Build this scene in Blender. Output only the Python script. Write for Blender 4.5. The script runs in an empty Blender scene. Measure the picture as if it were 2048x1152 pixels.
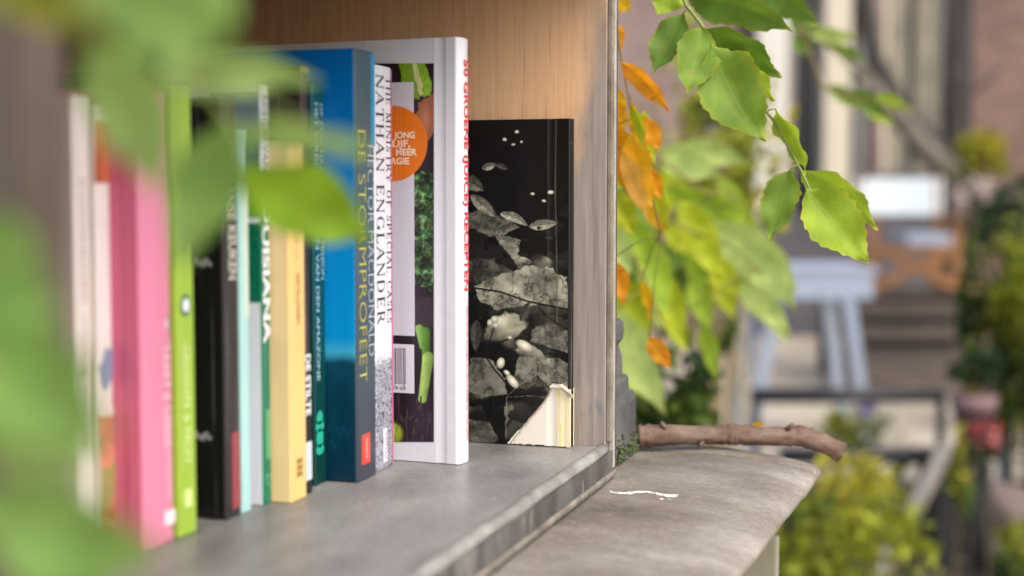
import bpy, bmesh, math, random
import numpy as np
from mathutils import Vector, Matrix

random.seed(7)
RNG = np.random.default_rng(7)
SC = bpy.context.scene
COL = SC.collection

# ------------------------------------------------------------------ camera, light, exposure
TH, PITCH, FPX, CZ = math.radians(18), math.radians(3.84), 2844.0, 0.164
cam = bpy.data.cameras.new('camera'); camo = bpy.data.objects.new('camera', cam); COL.objects.link(camo)
camo.location = (0, 0, CZ); camo.rotation_euler = (math.radians(90) - PITCH, 0, TH)
cam.lens = 50.0; cam.sensor_width = 36.0; cam.clip_start = 0.01; cam.clip_end = 400
cam.dof.use_dof = True; cam.dof.focus_distance = 0.91; cam.dof.aperture_fstop = 4.0; cam.dof.aperture_blades = 0
SC.camera = camo
SC.render.resolution_x, SC.render.resolution_y = 1024, 576

world = bpy.data.worlds.new('World'); SC.world = world; world.use_nodes = True
SUN_EL, SUN_AZ = math.radians(46), math.radians(124)      # azimuth clockwise from +Y
wn = world.node_tree.nodes; wl = world.node_tree.links
sky = wn.new('ShaderNodeTexSky'); sky.sky_type = 'NISHITA'; sky.sun_disc = False
sky.sun_elevation = SUN_EL; sky.sun_rotation = SUN_AZ
sky.air_density = 1.0; sky.dust_density = 4.0; sky.ozone_density = 1.0
bg = wn['Background']; bg.inputs['Strength'].default_value = 0.15
wl.new(sky.outputs['Color'], bg.inputs['Color'])
sun = bpy.data.lights.new('sun', 'SUN'); suno = bpy.data.objects.new('sun', sun); COL.objects.link(suno)
sun.energy = 0.85; sun.angle = math.radians(65); sun.color = (1.0, 0.985, 0.965)
sd = Vector((math.sin(SUN_AZ) * math.cos(SUN_EL), math.cos(SUN_AZ) * math.cos(SUN_EL), math.sin(SUN_EL)))
suno.rotation_euler = sd.to_track_quat('Z', 'Y').to_euler(); suno.location = (3, -3, 6)
SC.view_settings.view_transform = 'Standard'; SC.view_settings.look = 'None'
SC.view_settings.gamma = 1.0; SC.view_settings.exposure = 1.05
try: SC.view_settings.use_curve_mapping = False
except Exception: pass
SC.cycles.use_denoising = True
SC.cycles.max_bounces = 8

# ------------------------------------------------------------------ pixel -> place helpers
_F = Vector((-math.sin(TH) * math.cos(PITCH), math.cos(TH) * math.cos(PITCH), -math.sin(PITCH)))
_R = Vector((math.cos(TH), math.sin(TH), 0)); _U = _R.cross(_F); CAM = Vector((0, 0, CZ))
def ray(x, y): return _F + _R * ((x - 1024) / FPX) - _U * ((y - 576) / FPX)
def at(x, y, d): return CAM + ray(x, y) * d
def on_z(x, y, z):
    r = ray(x, y); return CAM + r * ((z - CZ) / r.z)
def on_y(x, y, Y):
    r = ray(x, y); return CAM + r * (Y / r.y)
def on_x(x, y, X):
    r = ray(x, y); return CAM + r * (X / r.x)

# ------------------------------------------------------------------ materials
def lin(c):
    return tuple((v / 12.92 if v <= 0.04045 else ((v + 0.055) / 1.055) ** 2.4) for v in [k / 255 for k in c])
MATS = {}
def base_mat(name, rough=0.6, spec=0.4):
    m = bpy.data.materials.new(name); m.use_nodes = True
    b = m.node_tree.nodes['Principled BSDF']
    b.inputs['Roughness'].default_value = rough
    b.inputs['Specular IOR Level'].default_value = spec
    return m, m.node_tree.nodes, m.node_tree.links, b
def noise(n, l, vec, scale, detail=4, rough=0.55):
    t = n.new('ShaderNodeTexNoise'); t.inputs['Scale'].default_value = scale
    t.inputs['Detail'].default_value = detail; t.inputs['Roughness'].default_value = rough
    if vec is not None: l.new(vec, t.inputs['Vector'])
    return t.outputs['Fac']
def ramp(n, l, fac, stops):
    r = n.new('ShaderNodeValToRGB'); e = r.color_ramp.elements
    while len(e) > 1: e.remove(e[-1])
    e[0].position = stops[0][0]; e[0].color = (*stops[0][1], 1)
    for p, c in stops[1:]:
        k = e.new(p); k.color = (*c, 1)
    l.new(fac, r.inputs['Fac']); return r.outputs['Color']
def mapping(n, l, scale, kind='Object'):
    tc = n.new('ShaderNodeTexCoord'); mp = n.new('ShaderNodeMapping'); mp.inputs['Scale'].default_value = scale
    l.new(tc.outputs[kind], mp.inputs['Vector']); return mp.outputs['Vector']
def mixc(n, l, fac, a, b, mode='MIX'):
    m = n.new('ShaderNodeMix'); m.data_type = 'RGBA'; m.blend_type = mode
    for s, v in ((m.inputs[0], fac), (m.inputs[6], a), (m.inputs[7], b)):
        if isinstance(v, (int, float)): s.default_value = v
        elif isinstance(v, tuple): s.default_value = (*v[:3], 1)
        else: l.new(v, s)
    return m.outputs[2]
def math_(n, l, op, a, b=0.0, clamp=False):
    m = n.new('ShaderNodeMath'); m.operation = op; m.use_clamp = clamp
    for s, v in ((m.inputs[0], a), (m.inputs[1], b)):
        if isinstance(v, (int, float)): s.default_value = v
        else: l.new(v, s)
    return m.outputs[0]
def smooth(n, l, v, a, b):
    m = n.new('ShaderNodeMapRange'); m.interpolation_type = 'SMOOTHSTEP'
    m.inputs['From Min'].default_value = a; m.inputs['From Max'].default_value = b
    l.new(v, m.inputs['Value']); return m.outputs['Result']
def bump(n, l, b, h, strength, dist=0.001):
    bp = n.new('ShaderNodeBump'); bp.inputs['Strength'].default_value = strength; bp.inputs['Distance'].default_value = dist
    l.new(h, bp.inputs['Height']); l.new(bp.outputs['Normal'], b.inputs['Normal'])

def paper(name, rgb, rough=0.42, var=0.06, spec=0.4, scale=35):
    """printed card: one colour with faint cloudy wear and tiny relief"""
    if name in MATS: return MATS[name]
    m, n, l, b = base_mat(name, rough, spec)
    c = lin(rgb); v = mapping(n, l, (1, 1, 0.5))
    f = noise(n, l, v, scale, 5)
    col = ramp(n, l, f, [(0.3, tuple(k * (1 - var) for k in c)), (0.7, tuple(min(1, k * (1 + var)) for k in c))])
    st = smooth(n, l, noise(n, l, mapping(n, l, (1, 1, .02)), 420, 3), 0.60, 0.72)
    col = mixc(n, l, math_(n, l, 'MULTIPLY', st, 0.16), col, (0.55, 0.53, 0.50))
    sc = smooth(n, l, noise(n, l, mapping(n, l, (1, 1, 1)), 260, 4, .7), 0.66, 0.72)
    col = mixc(n, l, math_(n, l, 'MULTIPLY', sc, 0.22), col, (0.42, 0.40, 0.37))
    l.new(col, b.inputs['Base Color'])
    bump(n, l, b, noise(n, l, v, 900, 2), 0.08, 0.0003)
    l.new(ramp(n, l, noise(n, l, v, 60, 3), [(0.3, (rough * .8,) * 3), (0.7, (min(1, rough * 1.2),) * 3)]), b.inputs['Roughness'])
    MATS[name] = m; return m
def paper_ramp(name, stops, rough=0.35, noise_amt=0.0, nscale=20):
    """printed card whose ink changes with height (object z in metres)"""
    m, n, l, b = base_mat(name, rough, 0.4)
    tc = n.new('ShaderNodeTexCoord'); sp = n.new('ShaderNodeSeparateXYZ'); l.new(tc.outputs['Object'], sp.inputs[0])
    z = math_(n, l, 'MULTIPLY', sp.outputs['Z'], 4.0)
    if noise_amt:
        nz = noise(n, l, tc.outputs['Object'], nscale, 5)
        z = math_(n, l, 'ADD', z, math_(n, l, 'MULTIPLY', math_(n, l, 'SUBTRACT', nz, 0.5), noise_amt))
    l.new(ramp(n, l, z, [(p * 4.0, lin(c)) for p, c in stops]), b.inputs['Base Color'])
    MATS[name] = m; return m
def print_mat():
    m, n, l, b = base_mat('photo_print', 0.32, 0.4)
    a = n.new('ShaderNodeAttribute'); a.attribute_name = 'ink'
    l.new(a.outputs['Color'], b.inputs['Base Color'])
    return m
PRINT = print_mat()

def engraving():
    m, n, l, b = base_mat('engraved_ink', 0.4, 0.4)
    v = mapping(n, l, (1, 1, 1))
    w = n.new('ShaderNodeTexNoise'); w.inputs['Scale'].default_value = 240; w.inputs['Detail'].default_value = 3
    w.inputs['Distortion'].default_value = 2.5; l.new(v, w.inputs['Vector'])
    base = ramp(n, l, w.outputs['Fac'], [(0.34, lin((52, 52, 66))), (0.44, lin((104, 104, 120))), (0.56, lin((188, 187, 198))), (0.66, lin((84, 84, 100)))])
    tc = n.new('ShaderNodeTexCoord'); sp = n.new('ShaderNodeSeparateXYZ'); l.new(tc.outputs['Object'], sp.inputs[0])
    e = math_(n, l, 'ADD', sp.outputs['Z'], math_(n, l, 'MULTIPLY', noise(n, l, v, 400, 3), 0.02))
    f = smooth(n, l, e, 0.071, 0.079)
    l.new(mixc(n, l, f, base, lin((220, 218, 226))), b.inputs['Base Color'])
    return m

def wood_ply(name, c1, c2, grey=True, front_x=-0.221):
    m, n, l, b = base_mat(name, 0.55, 0.35)
    tc = n.new('ShaderNodeTexCoord'); sp = n.new('ShaderNodeSeparateXYZ'); l.new(tc.outputs['Object'], sp.inputs[0])
    v = mapping(n, l, (1, 1, 0.045)); v2 = mapping(n, l, (1, 1, 0.12))
    g1 = noise(n, l, v, 260, 6, 0.65); g2 = noise(n, l, v2, 45, 5, 0.6)
    col = ramp(n, l, g1, [(0.15, lin(c2)), (0.6, lin(c1)), (0.9, tuple(min(1, k * 1.1) for k in lin(c1)))])
    col = mixc(n, l, math_(n, l, 'MULTIPLY', g2, 0.7), col, ramp(n, l, g2, [(0.35, lin(c2)), (0.65, lin(c1))]))
    pore = smooth(n, l, noise(n, l, mapping(n, l, (1, 1, 0.03)), 900, 2), 0.60, 0.70)
    col = mixc(n, l, math_(n, l, 'MULTIPLY', pore, 0.22), col, lin((90, 64, 46)))
    if grey:   # weathered silver grey toward the open front and the wet foot
        wx = math_(n, l, 'ADD', sp.outputs['X'], math_(n, l, 'MULTIPLY', noise(n, l, mapping(n, l, (1, 1, 0.3)), 50, 5), 0.050))
        wx = math_(n, l, 'ADD', wx, math_(n, l, 'MULTIPLY', sp.outputs['Z'], -0.22))
        f = smooth(n, l, wx, front_x - 0.060, front_x - 0.030)
        gc = ramp(n, l, g1, [(0.2, lin((108, 102, 97))), (0.6, lin((148, 141, 135))), (0.85, lin((170, 163, 156)))])
        col = mixc(n, l, math_(n, l, 'MULTIPLY', f, 0.95), col, gc)
        col = mixc(n, l, math_(n, l, 'MULTIPLY', smooth(n, l, noise(n, l, mapping(n, l, (1, 1, .35)), 38, 5, .7), .55, .75), math_(n, l, 'MULTIPLY', f, .5)), col, lin((82, 76, 72)))
        # old blue paint smear
        cx, cz = STAIN
        dx = math_(n, l, 'MULTIPLY', math_(n, l, 'SUBTRACT', sp.outputs['X'], cx), 1.0)
        dz = math_(n, l, 'MULTIPLY', math_(n, l, 'SUBTRACT', sp.outputs['Z'], cz), 1.0)
        d2 = math_(n, l, 'SQRT', math_(n, l, 'ADD', math_(n, l, 'MULTIPLY', dx, dx), math_(n, l, 'MULTIPLY', dz, dz)))
        d3 = math_(n, l, 'ADD', d2, math_(n, l, 'MULTIPLY', noise(n, l, mapping(n, l, (1, 1, .4)), 140, 5, .7), 0.026))
        f3 = math_(n, l, 'SUBTRACT', 1.0, smooth(n, l, d3, 0.012, 0.021))
        col = mixc(n, l, math_(n, l, 'MULTIPLY', math_(n, l, 'MULTIPLY', f3, smooth(n, l, noise(n, l, v2, 300, 4), .35, .6)), 0.8), col, lin((60, 104, 128)))
    l.new(col, b.inputs['Base Color'])
    bump(n, l, b, g1, 0.35, 0.0006)
    return m
_s = on_y(1184, 818, 0.884); STAIN = (_s.x, _s.z)

def stone(name, stops, scale, bstr=0.5, bdist=0.002, rough=0.75, speck=None, stretch=(1, 1, 1)):
    m, n, l, b = base_mat(name, rough, 0.3)
    v = mapping(n, l, stretch)
    f = noise(n, l, v, scale, 8, 0.62)
    col = ramp(n, l, f, [(p, lin(c)) for p, c in stops])
    fine = noise(n, l, v, scale * 22, 6, 0.7)
    col = mixc(n, l, 0.5, col, ramp(n, l, fine, [(0.35, (0.30,) * 3), (0.65, (0.70,) * 3)]), 'OVERLAY')
    if speck:
        s = smooth(n, l, noise(n, l, v, speck[1], 3, 0.7), speck[2], speck[2] + 0.06)
        col = mixc(n, l, math_(n, l, 'MULTIPLY', s, speck[3]), col, lin(speck[0]))
    l.new(col, b.inputs['Base Color'])
    h = math_(n, l, 'ADD', math_(n, l, 'MULTIPLY', f, 0.6), math_(n, l, 'MULTIPLY', fine, 0.4))
    bump(n, l, b, h, bstr, bdist)
    return m

def leaf_mat(name, rgb, edge, vein, trans=0.45, blotch=None):
    m, n, l, b = base_mat(name, 0.55, 0.3)
    uv = n.new('ShaderNodeUVMap'); uv.uv_map = 'leaf'
    sp = n.new('ShaderNodeSeparateXYZ'); l.new(uv.outputs[0], sp.inputs[0])
    a = math_(n, l, 'ABSOLUTE', math_(n, l, 'SUBTRACT', sp.outputs['X'], 0.5))       # 0 at the midrib
    ph = math_(n, l, 'SUBTRACT', math_(n, l, 'MULTIPLY', sp.outputs['Y'], 10.0), math_(n, l, 'MULTIPLY', a, 9.0))
    w = math_(n, l, 'ABSOLUTE', math_(n, l, 'SUBTRACT', math_(n, l, 'FRACT', ph), 0.5))
    side = math_(n, l, 'SUBTRACT', 1.0, smooth(n, l, w, 0.02, 0.10))
    mid = math_(n, l, 'SUBTRACT', 1.0, smooth(n, l, a, 0.008, 0.03))
    vn = math_(n, l, 'MAXIMUM', math_(n, l, 'MULTIPLY', side, 0.45), mid)
    tc = n.new('ShaderNodeTexCoord')
    nz = noise(n, l, tc.outputs['Object'], 55, 4)
    c = lin(rgb)
    col = ramp(n, l, nz, [(0.3, tuple(k * 0.78 for k in c)), (0.7, tuple(k * 1.22 for k in c))])
    ef = math_(n, l, 'ADD', a, math_(n, l, 'MULTIPLY', math_(n, l, 'SUBTRACT', nz, 0.5), 0.25))
    ef = math_(n, l, 'MAXIMUM', smooth(n, l, ef, 0.40, 0.55), smooth(n, l, sp.outputs['Y'], 0.86, 1.0))
    col = mixc(n, l, math_(n, l, 'MULTIPLY', ef, 0.75), col, lin(edge))
    if blotch:
        bf = smooth(n, l, noise(n, l, tc.outputs['Object'], 130, 3), 0.62, 0.70)
        col = mixc(n, l, math_(n, l, 'MULTIPLY', bf, 0.7), col, lin(blotch))
    col = mixc(n, l, math_(n, l, 'MULTIPLY', vn, 0.2), col, lin(vein))
    l.new(col, b.inputs['Base Color'])
    bump(n, l, b, math_(n, l, 'MULTIPLY', vn, -1.0), 0.3, 0.0004)
    tr = n.new('ShaderNodeBsdfTranslucent'); l.new(mixc(n, l, 1.0, col, (1.0, 0.92, 0.5), 'MULTIPLY'), tr.inputs['Color'])
    mx = n.new('ShaderNodeMixShader'); mx.inputs[0].default_value = trans
    l.new(b.outputs[0], mx.inputs[1]); l.new(tr.outputs[0], mx.inputs[2])
    l.new(mx.outputs[0], n['Material Output'].inputs['Surface'])
    return m

def plain(name, rgb, rough=0.6, var=0.15, scale=6, metal=0.0):
    if name in MATS: return MATS[name]
    m, n, l, b = base_mat(name, rough, 0.4); c = lin(rgb)
    tc = n.new('ShaderNodeTexCoord')
    l.new(ramp(n, l, noise(n, l, tc.outputs['Object'], scale, 6, 0.6), [(0.3, tuple(k * (1 - var) for k in c)), (0.7, tuple(min(1, k * (1 + var)) for k in c))]), b.inputs['Base Color'])
    b.inputs['Metallic'].default_value = metal
    MATS[name] = m; return m

# ------------------------------------------------------------------ object helpers
def tag(o, label=None, cat=None, group=None, kind=None):
    if label: o['label'] = label
    if cat: o['category'] = cat
    if group: o['group'] = group
    if kind: o['kind'] = kind
    return o
def thing(name, label, cat, loc=(0, 0, 0), rotz=0.0, group=None):
    o = bpy.data.objects.new(name, None); COL.objects.link(o); o.empty_display_size = 0.05
    o.location = loc; o.rotation_euler = (0, 0, rotz); return tag(o, label, cat, group)
def link(name, me, mats, parent=None, world_space=False, smooth_=False):
    o = bpy.data.objects.new(name, me); COL.objects.link(o)
    for m in (mats if isinstance(mats, (list, tuple)) else [mats]): me.materials.append(m)
    if parent is not None:
        o.parent = parent
        if world_space:
            o.matrix_parent_inverse = (Matrix.Translation(parent.location) @ parent.rotation_euler.to_matrix().to_4x4()).inverted()
    if smooth_:
        me.polygons.foreach_set('use_smooth', [True] * len(me.polygons))
    return o
class MB:
    def __init__(s): s.v = []; s.f = []; s.m = []
    def add(s, vs, fs, mi=0):
        k = len(s.v); s.v += [tuple(v) for v in vs]; s.f += [tuple(i + k for i in f) for f in fs]; s.m += [mi] * len(fs); return s
    def box(s, x0, x1, y0, y1, z0, z1, mi=0, bev=0.0):
        if bev <= 0:
            return s.add([(x0, y0, z0), (x1, y0, z0), (x1, y1, z0), (x0, y1, z0), (x0, y0, z1), (x1, y0, z1), (x1, y1, z1), (x0, y1, z1)],
                         [(0, 3, 2, 1), (4, 5, 6, 7), (0, 1, 5, 4), (1, 2, 6, 5), (2, 3, 7, 6), (3, 0, 4, 7)], mi)
        bm = bmesh.new(); bmesh.ops.create_cube(bm, size=1)
        for v in bm.verts:
            v.co = ((x0 + x1) / 2 + v.co.x * (x1 - x0), (y0 + y1) / 2 + v.co.y * (y1 - y0), (z0 + z1) / 2 + v.co.z * (z1 - z0))
        bmesh.ops.bevel(bm, geom=bm.edges[:], offset=bev, segments=2, affect='EDGES', profile=0.6)
        bm.verts.index_update(); s.add([v.co[:] for v in bm.verts], [[v.index for v in f.verts] for f in bm.faces], mi); bm.free(); return s
    def tube(s, pts, rad, n=8, cap=True, mi=0):
        pts = [Vector(p) for p in pts]
        if not isinstance(rad, (list, tuple)): rad = [rad] * len(pts)
        vs = []; up = Vector((0.13, 0.21, 1)).normalized()
        for i, p in enumerate(pts):
            t = (pts[min(i + 1, len(pts) - 1)] - pts[max(i - 1, 0)]).normalized()
            a = t.cross(up)
            if a.length < 1e-3: a = t.cross(Vector((1, 0, 0)))
            a.normalize(); b = t.cross(a).normalized()
            for k in range(n):
                an = 2 * math.pi * k / n; vs.append(p + (a * math.cos(an) + b * math.sin(an)) * rad[i])
        fs = [(i * n + k, i * n + (k + 1) % n, (i + 1) * n + (k + 1) % n, (i + 1) * n + k) for i in range(len(pts) - 1) for k in range(n)]
        if cap: fs += [tuple(range(n))[::-1], tuple((len(pts) - 1) * n + k for k in range(n))]
        return s.add(vs, fs, mi)
    def bar(s, a, b, w, h, mi=0):
        """rectangular bar between two points"""
        a, b = Vector(a), Vector(b); t = (b - a).normalized(); up = Vector((0, 0, 1)) if abs(t.z) < 0.95 else Vector((0, 1, 0))
        x = t.cross(up).normalized() * w / 2; y = x.cross(t).normalized() * h / 2
        vs = [a - x - y, a + x - y, a + x + y, a - x + y, b - x - y, b + x - y, b + x + y, b - x + y]
        return s.add(vs, [(0, 3, 2, 1), (4, 5, 6, 7), (0, 1, 5, 4), (1, 2, 6, 5), (2, 3, 7, 6), (3, 0, 4, 7)], mi)
    def lathe(s, prof, n=24, c=(0, 0), mi=0):
        vs = [(c[0] + r * math.cos(2 * math.pi * k / n), c[1] + r * math.sin(2 * math.pi * k / n), z) for r, z in prof for k in range(n)]
        fs = [(i * n + k, i * n + (k + 1) % n, (i + 1) * n + (k + 1) % n, (i + 1) * n + k) for i in range(len(prof) - 1) for k in range(n)]
        fs += [tuple(range(n))[::-1], tuple((len(prof) - 1) * n + k for k in range(n))]
        return s.add(vs, fs, mi)
    def loft(s, rings, close=True, cap=True, mi=0):
        n = len(rings[0]); vs = [p for r in rings for p in r]; m = n if close else n - 1
        fs = [(i * n + k, i * n + (k + 1) % n, (i + 1) * n + (k + 1) % n, (i + 1) * n + k) for i in range(len(rings) - 1) for k in range(m)]
        if cap and close: fs += [tuple(range(n))[::-1], tuple((len(rings) - 1) * n + k for k in range(n))]
        return s.add(vs, fs, mi)
    def mesh(s, name):
        me = bpy.data.meshes.new(name); me.from_pydata(s.v, [], s.f)
        me.polygons.foreach_set('material_index', s.m); me.update()
        bm = bmesh.new(); bm.from_mesh(me); bmesh.ops.recalc_face_normals(bm, faces=bm.faces[:]); bm.to_mesh(me); bm.free()
        return me
    def build(s, name, mats, parent=None, world_space=False, smooth_=False):
        return link(name, s.mesh(name), mats, parent, world_space, smooth_)

# ------------------------------------------------------------------ lettering
def frame(o, read, up):
    r = Vector(read); u = Vector(up); nrm = r.cross(u)
    return Matrix(((r.x, u.x, nrm.x, o[0]), (r.y, u.y, nrm.y, o[1]), (r.z, u.z, nrm.z, o[2]), (0, 0, 0, 1)))
def put_text(name, body, org, read, up, length, height, mat, parent, bold=0.0, depth=0.00012, world_space=False):
    """sans lettering as real thin raised ink; org = start of the baseline"""
    cu = bpy.data.curves.new(name, 'FONT'); cu.body = body; cu.size = 1.0; cu.offset = bold; cu.resolution_u = 3
    o = bpy.data.objects.new(name, cu); COL.objects.link(o)
    dg = bpy.context.evaluated_depsgraph_get(); dg.update()
    me = bpy.data.meshes.new_from_object(o.evaluated_get(dg)); bpy.data.objects.remove(o)
    xs = [v.co.x for v in me.vertices]; ys = [v.co.y for v in me.vertices]
    x0, x1 = min(xs), max(xs); y1 = max(ys); y0 = 0.0
    sx = length / (x1 - x0); sy = height / (y1 - y0)
    me.transform(Matrix.Diagonal((sx, sy, 1, 1)) @ Matrix.Translation((-x0, 0, depth / 1.0)))
    for v in me.vertices: v.co.z = depth
    me.transform(frame(org, read, up))
    me.materials.clear()
    return link(name, me, mat, parent, world_space)
# capitals with serifs: strokes (x0,y0,x1,y1,width) and serif feet (x,y,halfwidth); arcs (cx,cy,rx,ry,a0,a1)
TK, TN = 0.15, 0.06
GL = {
 'N': (0.86, [(.12,0,.12,1,TN),(.12,1,.74,0,TK),(.74,0,.74,1,TN)], [(.12,0,.12),(.08,1,.08),(.74,1,.12)], []),
 'A': (0.84, [(.08,0,.42,1,TN),(.42,1,.76,0,TK),(.2,.36,.64,.36,TN)], [(.08,0,.12),(.76,0,.12)], []),
 'T': (0.78, [(.39,0,.39,1,TK),(.04,.97,.74,.97,TN),(.05,.8,.05,1,TN),(.73,.8,.73,1,TN)], [(.39,0,.15)], []),
 'H': (0.90, [(.17,0,.17,1,TK),(.73,0,.73,1,TK),(.17,.52,.73,.52,TN)], [(.17,0,.15),(.17,1,.15),(.73,0,.15),(.73,1,.15)], []),
 'E': (0.72, [(.17,0,.17,1,TK),(.1,.97,.62,.97,TN),(.1,.03,.65,.03,TN),(.17,.52,.5,.52,TN),(.62,.8,.62,1,TN),(.65,0,.65,.22,TN),(.5,.42,.5,.62,TN)], [(.17,0,.13),(.17,1,.13)], []),
 'L': (0.68, [(.17,0,.17,1,TK),(.1,.03,.62,.03,TN),(.62,0,.62,.25,TN)], [(.17,0,.13),(.17,1,.15)], []),
 'I': (0.38, [(.19,0,.19,1,TK)], [(.19,0,.15),(.19,1,.15)], []),
 'F': (0.68, [(.17,0,.17,1,TK),(.1,.97,.6,.97,TN),(.17,.52,.48,.52,TN),(.6,.78,.6,1,TN)], [(.17,0,.15),(.17,1,.13)], []),
 'M': (1.02, [(.12,0,.16,1,TN),(.16,1,.5,.05,TK),(.5,.05,.84,1,TN),(.84,1,.88,0,TK)], [(.12,0,.12),(.88,0,.15),(.1,1,.1),(.9,1,.1)], []),
 'Y': (0.82, [(.06,1,.41,.48,TK),(.76,1,.41,.48,TN),(.41,0,.41,.5,TK)], [(.41,0,.15),(.08,1,.12),(.74,1,.1)], []),
 'O': (0.90, [], [], [(.45,.5,.37,.49,0,360)]),
 'C': (0.80, [(.74,.72,.74,.98,TN)], [], [(.45,.5,.37,.49,45,318)]),
 'G': (0.88, [(.76,.02,.76,.42,TK*.8),(.74,.74,.74,.98,TN)], [(.74,.42,.13)], [(.45,.5,.37,.49,45,322)]),
 'D': (0.88, [(.17,0,.17,1,TK),(.1,.97,.42,.97,TN),(.1,.03,.42,.03,TN)], [], [(.38,.5,.42,.48,-88,88)]),
 'R': (0.82, [(.17,0,.17,1,TK),(.1,.97,.42,.97,TN),(.17,.5,.42,.5,TN),(.4,.5,.74,0,TK)], [(.17,0,.15),(.74,0,.1)], [(.42,.74,.22,.24,-88,88)]),
 'P': (0.72, [(.17,0,.17,1,TK),(.1,.97,.4,.97,TN),(.17,.46,.4,.46,TN)], [(.17,0,.15)], [(.4,.72,.24,.26,-88,88)]),
 'S': (0.66, [(.56,.74,.56,.98,TN),(.1,.02,.1,.28,TN)], [], [(.34,.73,.22,.25,30,270),(.33,.26,.25,.25,-150,90)]),
 ' ': (0.45, [], [], []),
}
def put_serif(name, body, org, read, up, length, height, mat, parent, depth=0.00012, track=0.14, heavy=1.0):
    mb = MB(); x = 0.0
    def stroke(x0, y0, x1, y1, w):
        d = math.hypot(x1 - x0, y1 - y0) or 1; px, py = -(y1 - y0) / d * w / 2, (x1 - x0) / d * w / 2
        mb.add([(x0 + px, y0 + py, depth), (x0 - px, y0 - py, depth), (x1 - px, y1 - py, depth), (x1 + px, y1 + py, depth)], [(0, 1, 2, 3)])
    for ch in body:
        adv, st, sf, ar = GL[ch]
        for s in st: stroke(x + s[0], s[1], x + s[2], s[3], s[4] * heavy)
        for s in sf: stroke(x + s[0] - s[2], abs(s[1] - .02), x + s[0] + s[2], abs(s[1] - .02), 0.05 * heavy)
        for cx, cy, rx, ry, a0, a1 in ar:
            k = 18; vs = []
            for i in range(k + 1):
                a = math.radians(a0 + (a1 - a0) * i / k); w = (TN + (TK - TN) * abs(math.cos(a)) ** 1.5) * heavy
                vs += [(x + cx + rx * math.cos(a), cy + ry * math.sin(a), depth),
                       (x + cx + max(0.01, rx - w) * math.cos(a), cy + max(0.01, ry - w * .6) * math.sin(a), depth)]
            mb.add(vs, [(2 * i, 2 * i + 1, 2 * i + 3, 2 * i + 2) for i in range(k)])
        x += adv + track
    me = bpy.data.meshes.new(name); me.from_pydata(mb.v, [], mb.f)
    me.transform(Matrix.Diagonal((length / (x - track), height, 1, 1))); me.transform(frame(org, read, up))
    return link(name, me, mat, parent)
def plate(name, x0, x1, z0, z1, y, mat, parent, t=0.0003, world_space=False):
    """thin printed panel on a face that looks toward -Y"""
    return MB().box(x0, x1, y - t, y, z0, z1).build(name, mat, parent, world_space)

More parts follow.
